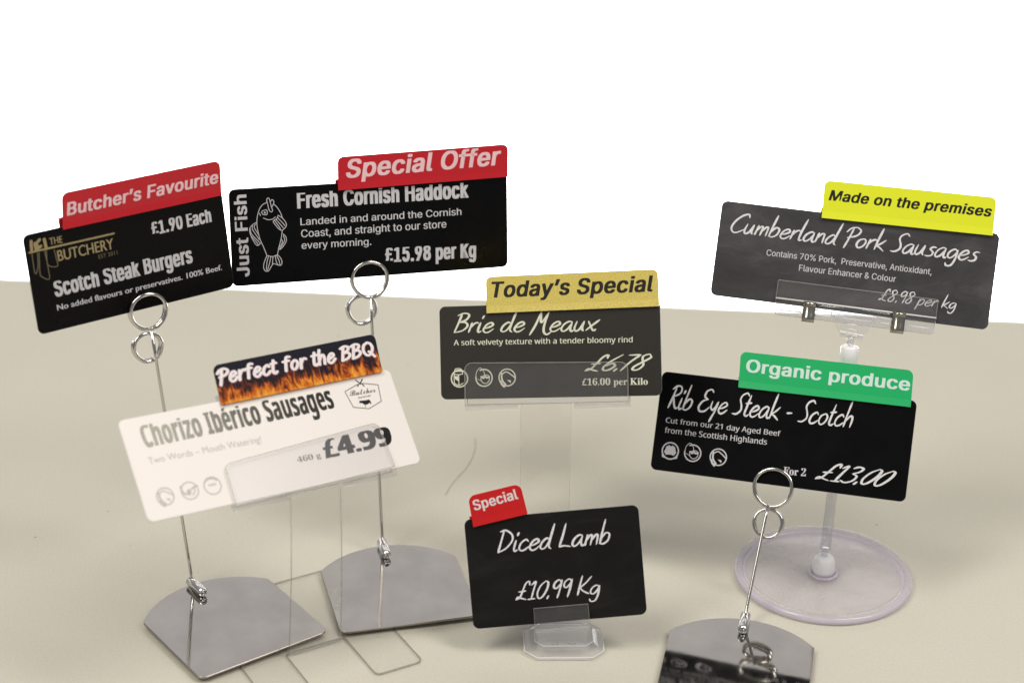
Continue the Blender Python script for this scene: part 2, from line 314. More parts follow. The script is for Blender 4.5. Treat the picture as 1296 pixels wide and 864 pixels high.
def table_material():
    m = bpy.data.materials.new('table_laminate'); m.use_nodes = True
    nt = m.node_tree; p = nt.nodes['Principled BSDF']; N = nt.nodes.new; K = nt.links.new
    p.inputs['Roughness'].default_value = 0.42
    p.inputs['Specular IOR Level'].default_value = 0.35
    tc = N('ShaderNodeTexCoord')
    n = N('ShaderNodeTexNoise'); n.inputs['Scale'].default_value = 5; n.inputs['Detail'].default_value = 6; K(tc.outputs['Object'], n.inputs['Vector'])
    r = N('ShaderNodeValToRGB')
    r.color_ramp.elements[0].position = 0.3; r.color_ramp.elements[0].color = (0.615, 0.59, 0.50, 1)
    r.color_ramp.elements[1].position = 0.7; r.color_ramp.elements[1].color = (0.66, 0.632, 0.545, 1)
    K(n.outputs['Fac'], r.inputs[0])
    # fine grain
    n2 = N('ShaderNodeTexNoise'); n2.inputs['Scale'].default_value = 700; n2.inputs['Detail'].default_value = 3; K(tc.outputs['Object'], n2.inputs['Vector'])
    mx = N('ShaderNodeMix'); mx.data_type = 'RGBA'; mx.blend_type = 'MULTIPLY'; mx.inputs[0].default_value = 1.0
    r2 = N('ShaderNodeValToRGB'); r2.color_ramp.elements[0].color = (0.93, 0.93, 0.93, 1); r2.color_ramp.elements[1].color = (1.04, 1.04, 1.04, 1)
    r2.color_ramp.elements[0].position = 0.25; r2.color_ramp.elements[1].position = 0.75
    K(n2.outputs['Fac'], r2.inputs[0]); K(r.outputs[0], mx.inputs['A']); K(r2.outputs[0], mx.inputs['B'])
    # sparse dark specks of dirt
    v = N('ShaderNodeTexVoronoi'); v.inputs['Scale'].default_value = 38; K(tc.outputs['Object'], v.inputs['Vector'])
    wn = N('ShaderNodeTexWhiteNoise'); K(v.outputs['Position'], wn.inputs[0])
    g = N('ShaderNodeMath'); g.operation = 'GREATER_THAN'; g.inputs[1].default_value = 0.5; K(wn.outputs['Value'], g.inputs[0])
    l = N('ShaderNodeMath'); l.operation = 'LESS_THAN'; l.inputs[1].default_value = 0.03; K(v.outputs['Distance'], l.inputs[0])
    a = N('ShaderNodeMath'); a.operation = 'MULTIPLY'; K(g.outputs[0], a.inputs[0]); K(l.outputs[0], a.inputs[1])
    a2 = N('ShaderNodeMath'); a2.operation = 'MULTIPLY'; a2.inputs[1].default_value = 0.55; K(a.outputs[0], a2.inputs[0])
    mx2 = N('ShaderNodeMix'); mx2.data_type = 'RGBA'; mx2.inputs['B'].default_value = (0.16, 0.14, 0.11, 1)
    K(a2.outputs[0], mx2.inputs[0]); K(mx.outputs['Result'], mx2.inputs['A']); K(mx2.outputs['Result'], p.inputs['Base Color'])
    b = N('ShaderNodeBump'); b.inputs['Strength'].default_value = 0.22; b.inputs['Distance'].default_value = 0.0003
    K(n2.outputs['Fac'], b.inputs['Height']); K(b.outputs[0], p.inputs['Normal'])
    return m
M['table'] = table_material()

# ------------------------------------------------------------ mesh helpers
def mesh_obj(name, verts, faces, mats, parent=None, smooth=False, fmats=None):
    me = bpy.data.meshes.new(name)
    me.from_pydata([tuple(v) for v in verts], [], faces)
    for m in (mats if isinstance(mats, (list, tuple)) else [mats]):
        me.materials.append(m)
    if fmats:
        for p, i in zip(me.polygons, fmats):
            p.material_index = i
    if smooth:
        for p in me.polygons:
            p.use_smooth = True
    me.update()
    o = bpy.data.objects.new(name, me)
    col.objects.link(o)
    if parent:
        o.parent = parent
    return o

def tag(o, label, cat, group=None):
    o['label'] = label; o['category'] = cat
    if group:
        o['group'] = group
    return o

def empty(name, mw):
    o = bpy.data.objects.new(name, None)
    o.empty_display_size = 0.01
    col.objects.link(o)
    o.matrix_world = mw
    return o

def round_poly(pts, rad, n=6):
    """polygon with rounded corners; rad a number or one per corner"""
    out = []
    N_ = len(pts)
    for i in range(N_):
        p = Vector(pts[i]); a = Vector(pts[i - 1]) - p; b = Vector(pts[(i + 1) % N_]) - p
        r_ = rad[i] if isinstance(rad, (list, tuple)) else rad
        if r_ <= 0:
            out.append((p.x, p.y)); continue
        la, lb = a.length, b.length
        a.normalize(); b.normalize()
        ang = a.angle(b)
        d = min(r_ / math.tan(ang / 2), la * 0.49, lb * 0.49)
        r2 = d * math.tan(ang / 2)
        c = p + (a + b).normalized() * (r2 / math.sin(ang / 2))
        s = p + a * d - c; e = p + b * d - c
        a0 = math.atan2(s.y, s.x); a1 = math.atan2(e.y, e.x)
        while a1 - a0 > math.pi: a1 -= 2 * math.pi
        while a1 - a0 < -math.pi: a1 += 2 * math.pi
        for k in range(n + 1):
            t = a0 + (a1 - a0) * k / n
            out.append((c.x + r2 * math.cos(t), c.y + r2 * math.sin(t)))
    return out

def area2(p):
    return sum(p[i - 1][0] * p[i][1] - p[i][0] * p[i - 1][1] for i in range(len(p)))

def plate(name, poly, z0, z1, mats, parent=None, bevel=0.0, holes=None):
    """flat plate of polygon poly between z0 and z1; mats[0] faces, mats[-1] edges"""
    if area2(poly) < 0:
        poly = poly[::-1]
    n = len(poly)
    mats = mats if isinstance(mats, (list, tuple)) else [mats]
    ei = len(mats) - 1
    if bevel:
        c = Vector((sum(p[0] for p in poly) / n, sum(p[1] for p in poly) / n))
        inn = []
        for i in range(n):
            a = Vector(poly[i]) - Vector(poly[i - 1]); b = Vector(poly[(i + 1) % n]) - Vector(poly[i])
            t = (a.normalized() + b.normalized()).normalized()
            inn.append((poly[i][0] - t.y * bevel, poly[i][1] + t.x * bevel))
        rings = [(inn, z0), (poly, z0 + bevel), (poly, z1 - bevel), (inn, z1)]
    else:
        rings = [(poly, z0), (poly, z1)]
    v = [(p[0], p[1], z) for ring, z in rings for p in ring]
    f, fm = [], []
    for k in range(len(rings) - 1):
        for i in range(n):
            j = (i + 1) % n
            f.append((k * n + i, k * n + j, (k + 1) * n + j, (k + 1) * n + i)); fm.append(ei)
    f.append(tuple(range(n))[::-1]); fm.append(0)
    f.append(tuple(range((len(rings) - 1) * n, len(rings) * n))); fm.append(0)
    return mesh_obj(name, v, f, mats, parent, fmats=fm)

def extrude_x(name, prof, x0, x1, m, parent=None, smooth=False):
    """closed profile in (y, z) swept along local x"""
    n = len(prof)
    v = [(x0, a, b) for a, b in prof] + [(x1, a, b) for a, b in prof]
    f = [(i, (i + 1) % n, n + (i + 1) % n, n + i) for i in range(n)]
    f += [tuple(range(n))[::-1], tuple(range(n, 2 * n))]
    o = mesh_obj(name, v, f, m, parent)
    if smooth:
        for p in o.data.polygons[:n]: p.use_smooth = True
    bm = bmesh.new(); bm.from_mesh(o.data); bmesh.ops.recalc_face_normals(bm, faces=bm.faces); bm.to_mesh(o.data); bm.free()
    return o

def catmull(pts, n=6, closed=False):
    P = [Vector(p) for p in pts]
    if len(P) < 3 and not closed:
        return [P[0].lerp(P[-1], k / n) for k in range(n + 1)]
    out = []
    L = len(P)
    rng = range(L) if closed else range(L - 1)
    for i in rng:
        if closed:
            p0, p1, p2, p3 = P[i - 1], P[i], P[(i + 1) % L], P[(i + 2) % L]
        else:
            p1, p2 = P[i], P[i + 1]
            p0 = P[i - 1] if i else p1 + (p1 - p2)
            p3 = P[i + 2] if i + 2 < L else p2 + (p2 - p1)
        for k in range(n):
            t = k / n
            out.append(0.5 * ((2 * p1) + (p2 - p0) * t + (2 * p0 - 5 * p1 + 4 * p2 - p3) * t * t + (3 * p1 - p0 - 3 * p2 + p3) * t ** 3))
    if not closed:
        out.append(P[-1])
    return out

def tube_data(path, r, seg=14, closed=False, cap=True):
    P = [Vector(p) for p in path]
    n = len(P)
    v, f = [], []
    prev = None
    for i in range(n):
        if closed:
            t = (P[(i + 1) % n] - P[i - 1]).normalized()
        else:
            t = (P[min(i + 1, n - 1)] - P[max(i - 1, 0)]).normalized()
        if prev is None:
            a = t.orthogonal().normalized()
        else:
            a = (prev - t * prev.dot(t)).normalized()
        prev = a
        b = t.cross(a)
        rr = r[i] if isinstance(r, (list, tuple)) else r
        for k in range(seg):
            q = 2 * math.pi * k / seg
            v.append(P[i] + a * (rr * math.cos(q)) + b * (rr * math.sin(q)))
    for i in range(n if closed else n - 1):
        for k in range(seg):
            i2 = (i + 1) % n; k2 = (k + 1) % seg
            f.append((i * seg + k, i * seg + k2, i2 * seg + k2, i2 * seg + k))
    if cap and not closed:
        f.append(tuple(range(seg))[::-1]); f.append(tuple(range((n - 1) * seg, n * seg)))
    return v, f

def tube(name, path, r, m, parent=None, seg=14, closed=False):
    v, f = tube_data(path, r, seg, closed)
    return mesh_obj(name, v, f, m, parent, smooth=True)

def lathe(name, prof, m, parent=None, seg=72, fm=None, close=False):
    """prof: (r, z) list, revolved about local z"""
    v, f, fi = [], [], []
    n = len(prof)
    for k in range(seg):
        q = 2 * math.pi * k / seg
        for r_, z in prof:
            v.append((r_ * math.cos(q), r_ * math.sin(q), z))
    for k in range(seg):
        k2 = (k + 1) % seg
        for i in range(n - 1 + (1 if close else 0)):
            j = (i + 1) % n
            f.append((k * n + i, k2 * n + i, k2 * n + j, k * n + j)); fi.append(fm[i] if fm else 0)
    o = mesh_obj(name, v, f, m, parent, smooth=True, fmats=fi)
    bm = bmesh.new(); bm.from_mesh(o.data)
    bmesh.ops.remove_doubles(bm, verts=bm.verts, dist=1e-7)
    bmesh.ops.recalc_face_normals(bm, faces=bm.faces)
    bm.to_mesh(o.data); bm.free()
    return o

def rot3(yaw, tilt, roll):
    base = Matrix(((1, 0, 0), (0, 0, -1), (0, 1, 0)))
    return Matrix.Rotation(yaw, 3, 'Z') @ Matrix.Rotation(tilt, 3, 'X').inverted() @ base @ Matrix.Rotation(roll, 3, 'Z')

def card_matrix(n):
    cx, cz, Y, yaw, tilt, roll, W, H = POSE[n]
    return Matrix.Translation((cx, Y, cz)) @ rot3(yaw, tilt, roll).to_4x4()

# ------------------------------------------------------------ lettering
def mathtext(t, up, lo, dg):
    o = ''
    for ch in t:
        if 'A' <= ch <= 'Z' and up: o += chr(up + ord(ch) - 65)
        elif 'a' <= ch <= 'z' and lo: o += chr(lo + ord(ch) - 97)
        elif '0' <= ch <= '9' and dg: o += chr(dg + ord(ch) - 48)
        else: o += ch
    return o
FACE = {'bold': (0x1D5D4, 0x1D5EE, 0x1D7EC), 'sans': (0x1D5A0, 0x1D5BA, 0x1D7E2), 'bi': (0x1D63C, 0x1D656, 0x1D7EC),
        'serif': (0x1D400, 0x1D41A, 0x1D7CE), 'mbold': (0x1D5D4, 0x1D5EE, 0x1D7EC), 'msans': (0x1D5A0, 0x1D5BA, 0x1D7E2), 'script': (0x1D4D0, 0x1D4EA, 0), 'gill': (0, 0, 0)}
WEIGHT = {'gbold': 0.06, 'gbi': 0.078, 'gsans': 0.0}
_cache = {}
try:                                                    # Blender's own interface face, if this build carries it
    import os
    GROTESK = bpy.data.fonts.load(os.path.join(bpy.utils.resource_path('LOCAL'), 'datafiles', 'fonts', 'Inter.woff2'))
    for k in ('bold', 'sans', 'bi'):
        FACE['g' + k] = (0, 0, 0)
except Exception:
    GROTESK = None
def pick(face):
    return 'g' + face if GROTESK and face in ('bold', 'sans', 'bi') else face
def raw_text(body, space=1.0, g=False):
    c = bpy.data.curves.new('t', 'FONT')
    if g:
        c.font = GROTESK
    c.body = body
    c.resolution_u = 4
    c.space_character = space
    o = bpy.data.objects.new('t', c)
    col.objects.link(o)
    bpy.context.view_layer.update()
    me = bpy.data.meshes.new_from_object(o.evaluated_get(bpy.context.evaluated_depsgraph_get()))
    v = [(p.co.x, p.co.y) for p in me.vertices]; f = [tuple(p.vertices) for p in me.polygons]
    bpy.data.objects.remove(o); bpy.data.curves.remove(c); bpy.data.meshes.remove(me)
    return v, f
def cap_height(face):
    if face not in _cache:
        v, f = raw_text(mathtext('H', *FACE[face]), 1.0, face[0] == 'g' and face != 'gill'); _cache[face] = max(y for x, y in v) - min(y for x, y in v)
    return _cache[face]

def typeset(text, face, heavy=0.0, skew=0.0, space=1.0):
    """2D outline faces, cap height 1; heavy = number of cap-heights the strokes grow sideways"""
    face = pick(face)
    g = face[0] == 'g' and face != 'gill'
    plain = text.replace('é', 'e')
    v, f = raw_text(mathtext(plain, *FACE[face]), space, g)
    ch = cap_height(face)
    v = [(x / ch, y / ch) for x, y in v]
    if face != 'gill':
        v = [(x, y if y < 1 else 1 + (y - 1) * .25) for x, y in v]
    if 'é' in text:
        k = text.index('é')
        a = raw_text(mathtext(plain[:k], *FACE[face]), space, g)[0]; b = raw_text(mathtext(plain[:k + 1], *FACE[face]), space, g)[0]
        xa = max(x for x, y in a) / ch; xb = max(x for x, y in b) / ch
        xm = (xa + xb) / 2
        n = len(v)
        v += [(xm - 0.10, 0.84), (xm + 0.06, 0.84), (xm + 0.24, 1.08), (xm + 0.02, 1.08)]
        f.append((n, n + 1, n + 2, n + 3))
    V, F = [], []
    copies = [(0, 0)] if not heavy else [(-heavy / 2, 0), (0, 0), (heavy / 2, 0)]
    if g:
        w_ = WEIGHT[face] + heavy
        if face == 'gbi': skew = 0.20
        hx, hy = w_ / 2, WEIGHT[face] * 0.28
        copies = [(0, 0), (-hx, -hy), (hx, -hy), (-hx, hy), (hx, hy), (-hx * .5, -hy), (hx * .5, hy), (-hx * .5, hy), (hx * .5, -hy)]
        if w_ < 0.05: copies = copies[:5:2] + copies[1:2]
    for ci, (dx, dy) in enumerate(copies):
        n = len(V)
        V += [(x + dx + skew * y, y + dy, ci) for x, y in v]
        F += [tuple(i + n for i in q) for q in f]
    return V, F

HAND = {
 'a': (.5, [[(.38,.46),(.25,.5),(.08,.35),(.02,.12),(.1,0),(.25,.1),(.38,.42)], [(.38,.48),(.36,.15),(.42,0),(.5,.05)]]),
 'b': (.46, [[(.12,1.12),(.06,.5),(.03,.02)], [(.04,.2),(.2,.48),(.36,.42),(.34,.15),(.18,0),(.0,.03)]]),
 'c': (.42, [[(.36,.40),(.26,.5),(.08,.35),(.03,.12),(.12,0),(.26,.03),(.40,.16)]]),
 'd': (.5, [[(.34,.42),(.22,.48),(.06,.3),(.02,.08),(.12,0),(.26,.12),(.38,.5)], [(.46,1.12),(.38,.5),(.36,.1),(.46,-.02)]]),
 'e': (.44, [[(.06,.2),(.22,.26),(.36,.38),(.28,.5),(.12,.4),(.03,.15),(.12,0),(.26,.02),(.42,.18)]]),
 'f': (.38, [[(.4,.98),(.28,1.02),(.2,.85),(.16,.4),(.12,0)], [(.02,.5),(.34,.54)]]),
 'g': (.47, [[(.36,.44),(.22,.5),(.06,.34),(.04,.12),(.16,.04),(.3,.2),(.38,.46)], [(.38,.48),(.38,0),(.3,-.32),(.12,-.36),(.04,-.22)]]),
 'h': (.45, [[(.12,1.12),(.06,.5),(.03,0)], [(.04,.2),(.18,.45),(.3,.48),(.34,.3),(.32,0)]]),
 'i': (.22, [[(.08,.5),(.04,.15),(.08,0),(.18,.06)], [(.11,.70),(.15,.86)]]),
 'k': (.44, [[(.12,1.12),(.06,.5),(.03,0)], [(.38,.54),(.2,.32),(.07,.22),(.2,.15),(.42,-.03)]]),
 'l': (.22, [[(.14,1.12),(.05,.4),(.06,.02),(.18,.04)]]),
 'm': (.6, [[(.08,.5),(.05,.2),(.03,0)], [(.05,.2),(.16,.42),(.25,.47),(.27,.3),(.25,0)], [(.28,.22),(.38,.42),(.48,.46),(.5,.28),(.49,0)]]),
 'n': (.43, [[(.08,.5),(.03,0)], [(.05,.2),(.18,.44),(.3,.47),(.32,.25),(.33,0)]]),
 'o': (.44, [[(.24,.48),(.08,.38),(.03,.15),(.14,0),(.3,.1),(.37,.32),(.3,.46),(.2,.48)]]),
 'p': (.45, [[(.08,.5),(.03,0),(-.02,-.4)], [(.05,.25),(.2,.48),(.36,.42),(.32,.14),(.18,0),(.05,.04)]]),
 'r': (.34, [[(.08,.5),(.03,0)], [(.05,.22),(.14,.40),(.26,.5),(.35,.46)]]),
 's': (.38, [[(.36,.47),(.22,.48),(.14,.36),(.28,.22),(.26,.06),(.12,0),(0,.02)]]),
 't': (.30, [[(.16,.92),(.1,.4),(.08,.08),(.18,0),(.28,.08)], [(0,.55),(.28,.60)]]),
 'u': (.46, [[(.06,.5),(.02,.15),(.1,0),(.24,.12),(.34,.5)], [(.34,.5),(.32,.15),(.38,0)]]),
 'x': (.44, [[(.04,.5),(.14,.3),(.3,.02),(.40,.08)], [(.46,.56),(.2,.25),(.02,.02)]]),
 'y': (.4, [[(.05,.5),(.04,.25),(.14,.12),(.26,.25),(.32,.5)], [(.33,.5),(.28,.1),(.2,-.2),(.14,-.42)]]),
 'B': (.54, [[(.14,.95),(.08,.5),(.0,0)], [(-.02,.88),(.2,1.0),(.42,.92),(.36,.67),(.10,.52)], [(.12,.53),(.36,.52),(.46,.32),(.30,.10),(.0,.0)]]),
 'C': (.56, [[(.60,.84),(.52,1),(.3,.9),(.08,.6),(.0,.25),(.12,.02),(.3,.02),(.56,.22)]]),
 'D': (.58, [[(.12,.98),(.06,.5),(0,0)], [(-.02,.96),(.2,1.0),(.46,.78),(.5,.5),(.3,.18),(0,0)]]),
 'E': (.52, [[(.5,.88),(.38,1),(.18,.9),(.16,.66),(.34,.55)], [(.34,.55),(.12,.45),(0,.2),(.1,0),(.32,.02),(.5,.22)]]),
 'K': (.52, [[(.08,1.05),(.04,.5),(.02,0)], [(.48,.98),(.26,.62),(.0,.38)], [(.06,.42),(.22,.22),(.50,.04)]]),
 'L': (.50, [[(.14,1.08),(.08,.5),(.0,.02)], [(.0,.02),(.18,.06),(.46,.0)]]),
 'M': (.68, [[(-.04,-.18),(.10,.35),(.20,1)], [(.2,1),(.25,.62),(.31,.46),(.42,.72),(.5,.98)], [(.5,.98),(.44,.40),(.48,.0),(.62,-.16),(.78,-.02)]]),
 'P': (.50, [[(.2,.92),(.14,.4),(.06,-.12)], [(-.04,.70),(.10,.92),(.34,.98),(.52,.82),(.4,.56),(.06,.42)]]),
 'R': (.44, [[(.14,.92),(.08,.45),(0,-.02)], [(-.02,.84),(.16,1),(.36,.96),(.38,.7),(.1,.5)], [(.12,.5),(.22,.2),(.34,.0),(.44,.06)]]),
 'S': (.46, [[(.54,.88),(.42,1),(.24,.9),(.18,.7),(.3,.42),(.32,.2),(.16,.04),(-.02,.04)]]),
 'Q': (.66, [[(.32,.97),(.1,.8),(.04,.4),(.2,.06),(.42,.12),(.56,.5),(.48,.85),(.30,.97)], [(.34,.30),(.48,.12),(.62,-.12)]]),
 '0': (.46, [[(.32,.95),(.12,.7),(.03,.3),(.12,.02),(.28,.1),(.42,.5),(.42,.85),(.30,.95)]]),
 '1': (.32, [[(.04,.78),(.2,.95),(.16,.5),(.12,.02)], [(-.02,.0),(.28,.02)]]),
 '3': (.46, [[(.08,.84),(.22,.95),(.4,.88),(.36,.68),(.18,.54)], [(.18,.54),(.38,.42),(.36,.15),(.16,0),(-.04,.1)]]),
 '6': (.48, [[(.44,.97),(.18,.6),(.04,.25),(.12,.02),(.30,.05),(.42,.28),(.28,.44),(.10,.28)]]),
 '7': (.44, [[(.02,.92),(.44,.94)], [(.44,.94),(.24,.5),(.1,-.04)]]),
 '8': (.48, [[(.40,.85),(.28,.97),(.12,.85),(.2,.6),(.34,.3),(.26,.04),(.08,.02),(.05,.22),(.26,.52),(.42,.75),(.38,.88)]]),
 '9': (.44, [[(.36,.82),(.24,.95),(.08,.78),(.08,.55),(.2,.5),(.34,.7),(.38,.92)], [(.38,.94),(.35,.4),(.30,-.04)]]),
 '£': (.50, [[(.46,.76),(.40,.97),(.27,.85),(.2,.5),(.12,.12),(-.04,.0)], [(-.04,.0),(.04,.14),(.20,.06),(.42,-.02)], [(.02,.42),(.34,.46)]]),
 '.': (.17, [[(.08,.12),(.03,-.05)]]), '-': (.36, [[(.02,.33),(.26,.36)]]), ' ': (.28, []),
}
def ribbon(path, w, z, V, F, taper=True, jit=0.0):
    P = [Vector((p[0], p[1])) for p in path]
    n = len(P)
    if n < 2: return
    base = len(V)
    ph = random.random() * 6
    for i in range(n):
        t = (P[min(i + 1, n - 1)] - P[max(i - 1, 0)])
        if t.length < 1e-9: t = Vector((1, 0))
        t.normalize()
        s = i / (n - 1)
        k = 1.0
        if taper:
            k = 0.45 + 0.55 * min(1, (math.sin(math.pi * min(max(s, 0.0), 1.0)) * 2.2) ** 0.6 if 0 < s < 1 else 0)
            k *= 1 + 0.14 * math.sin(ph + s * 5) - 0.10 * abs(t.x)
        h = w * 0.5 * k
        V.append((P[i].x - t.y * h, P[i].y + t.x * h, z + s * 0.5))
        V.append((P[i].x + t.y * h, P[i].y - t.x * h, z + s * 0.5))
    for i in range(n - 1):
        a = base + 2 * i
        F.append((a, a + 1, a + 3, a + 2))
    # rounded ends
    for i, sg in ((0, -1), (n - 1, 1)):
        a = Vector(V[base + 2 * i][:2]); b = Vector(V[base + 2 * i + 1][:2])
        c = (a + b) / 2; r_ = (a - b).length / 2
        t = (P[1] - P[0]) if i == 0 else (P[-1] - P[-2])
        if t.length < 1e-9: continue
        t = t.normalized() * sg
        m = len(V); zz = V[base + 2 * i][2]
        side = Vector((-t.y, t.x)) * r_
        pts = [c + side * math.cos(q) + t * r_ * math.sin(q) for q in [math.pi * k / 6 for k in range(7)]]
        V.extend([(p.x, p.y, zz) for p in pts])
        F.append(tuple(range(m, m + 7)))

def handset(text, w=0.085, slant=0.2, comic=False):
    V, F = [], []
    x = 0; z = 0
    for ch in text:
        adv, strokes = HAND[ch]
        dy = random.uniform(-.015, .015)
        for s in strokes:
            pts = []
            for a, b in s:
                if comic and ch.islower() and ch not in 'fth':
                    b = b * 1.35
                elif comic and ch in 'fth':
                    b = b * 1.35 if b <= .5 else .675 + (b - .5) * .6
                pts.append((x + a + slant * b, b + dy))
            ribbon(catmull(pts, 7), w, z, V, F, taper=not comic)
            z += 1
        x += adv * (1.12 if comic else 1.0)
    return V, F

def tall(V, a=0.74, k=1.12):
    # condensed poster face: raise the x-height
    return [(x, y * k if y <= a else a * k + (y - a) * (1 - a * k) / (1 - a), z) for x, y, z in V]

def place_text(name, V, F, line, m, parent, z, flip=False):
    """fit lettering between two baseline ends at a given cap height (mm), lay it at height z (m)"""
    x0, y0, x1, y1, cap = line
    d = Vector((x1 - x0, y1 - y0)); L = d.length; d.normalize(); nn = Vector((-d.y, d.x))
    xs = [v[0] for v in V]
    a, b = min(xs), max(xs)
    out = []
    for v in V:
        u = (v[0] - a) / (b - a) * L; t = v[1] * cap
        p = Vector((x0, y0)) + d * u + nn * t
        out.append((p.x / 1000, p.y / 1000, z + v[2] * 4e-6))
    return mesh_obj(name, out, F, m, parent)

def lines_mesh(name, paths, w, m, parent, z, smooth=True, closed=False):
    V, F = [], []
    for k, p in enumerate(paths):
        q = catmull(p, 6) if smooth else [Vector(a) for a in p]
        if not smooth:
            q2 = []
            for a, b in zip(q[:-1], q[1:]): q2 += [a, a.lerp(b, .999)]
            q = q2 + [q[-1]]
        ribbon(q, w, k, V, F, taper=False)
    return mesh_obj(name, [(a / 1000, b / 1000, z + c * 4e-6) for a, b, c in V], F, m, parent)

def blob(name, pts, m, parent, z, smooth=False):
    q = catmull(pts, 5, True) if smooth else pts
    return mesh_obj(name, [(p[0] / 1000, p[1] / 1000, z) for p in q], [tuple(range(len(q)))], m, parent)

STYLE = {  # face, heavy, skew, material
 'impact': ('bold', .14, 0, 'silver_print'), 'plaingill': ('gill', .05, 0, 'silver_print'), 'plain': ('sans', .035, 0, 'silver_print'), 'gold': ('gill', .05, 0, 'gold_print'),
 'goldthin': ('gill', 0, 0, 'dull_gold_print'), 'bold': ('bold', .05, 0, 'silver_print'), 'impactdark': ('mbold', .09, 0, 'foil_print'),
 'plaingrey': ('gill', 0, 0, 'grey_print'), 'serifgrey': ('serif', 0, 0, 'brown_print'), 'impactblack': ('mbold', .13, 0, 'dark_print'),
 'handtiny': ('script', .04, 0, 'brown_print'), 'tiny': ('bold', 0, 0, 'brown_print'), 'semi': ('msans', .045, 0, 'cream_print'),
 'serif': ('serif', .02, 0, 'cream_print'), 'serifbold': ('serif', .05, 0, 'silver_print'), 'bi': ('bi', 0.03, 0, None)}
HSTYLE = {'hand': (.088, .2), 'handwide': (.095, .42), 'handthin': (.085, .2), 'comic': (.17, .12)}
NAMES = {'£': 'price_lettering'}
def letter(parent, spec, m=None, z=6e-5):
    text, style = spec[0], spec[1]
    line = spec[2:]
    nm = 'price_lettering' if '£' in text else 'lettering'
    if style in HSTYLE:
        w, sl = HSTYLE[style]
        V, F = handset(text, w, sl, comic=(style == 'comic'))
        m = m or M['chalk_print']
    else:
        face, heavy, skew, mn = STYLE[style]
        V, F = typeset(text, face, heavy, skew, {'impact': 1.09, 'impactdark': 1.04, 'impactblack': 1.04, 'bi': 1.05, 'bold': 1.05}.get(style, 1.0))
        if style.startswith('impact'):
            V = tall(V)
        m = m or M[mn]
    return place_text(nm, V, F, line, m, parent, z)

# ------------------------------------------------------------ setting
def table():
    A = Vector((-0.3659, 1.3363)); B = Vector((0.3565, 1.3006))
    d = (B - A).normalized(); n = Vector((-d.y, d.x))
    p0 = A - d * 1.0; p1 = B + d * 1.0
    # profile: (offset toward the rear, z) with a rounded rear edge
    prof = [(-1.75, 0.0), (-0.004, 0.0), (-0.0012, -0.0008), (0.0, -0.004), (0.0, -0.021), (-0.0012, -0.0242), (-0.004, -0.025), (-1.75, -0.025)]
    v = []
    for q in (p0, p1):
        for o_, z in prof:
            w = q + n * o_
            v.append((w.x, w.y, z))
    k = len(prof)
    f = [(i, (i + 1) % k, k + (i + 1) % k, k + i) for i in range(k)] + [tuple(range(k))[::-1], tuple(range(k, 2 * k))]
    o = mesh_obj('table_top', v, f, M['table'])
    bm = bmesh.new(); bm.from_mesh(o.data); bmesh.ops.recalc_face_normals(bm, faces=bm.faces); bm.to_mesh(o.data); bm.free()
    o['kind'] = 'structure'
table()

def backdrop():
    prof = [(0.2, -1.15), (1.75, -1.15), (2.05, -1.10), (2.25, -0.95), (2.32, -0.7), (2.34, 0.16)]
    pp = catmull(prof, 6)
    v, f = [], []
    for x in (-2.2, 2.2):
        v += [(x, p.x, p.y) for p in pp]
    n = len(pp)
    v += [(a, b + 0.003, c - 0.003) for a, b, c in v]
    for i in range(n - 1):
        f.append((i, i + 1, n + i + 1, n + i)); f.append((2 * n + i, 3 * n + i, 3 * n + i + 1, 2 * n + i + 1))
    f += [(0, n, 3 * n, 2 * n), (n - 1, 3 * n - 1, 4 * n - 1, 2 * n - 1)]
    o = mesh_obj('backdrop', v, f, M['backdrop'], smooth=True)
    o['kind'] = 'structure'
backdrop()

# ------------------------------------------------------------ cards
CARDS = {
 'butchery': ('black_card', 'black glossy card lettered Scotch Steak Burgers with gold emblem, farthest left'),
 'haddock': ('black_card', 'long black card lettered Fresh Cornish Haddock with fish drawing'),
 'chorizo': ('white_card', 'white card lettered Chorizo Ibérico Sausages tilted back in clear stand'),
 'brie': ('brown_card', 'charcoal brown card lettered Brie de Meaux behind the clear pocket'),
 'ribeye': ('black_card', 'black card lettered Rib Eye Steak held by front chrome ring'),
 'cumberland': ('slate_card', 'grey slate patterned card lettered Cumberland Pork Sausages in spring clip'),
 'lamb': ('dark_slate_card', 'small dark slate card lettered Diced Lamb low at the front')}
PRINTMAT = {('brie', 'hand'): 'cream_print', ('brie', 'handwide'): 'cream_print', ('ribeye', 'semi'): 'silver_print'}

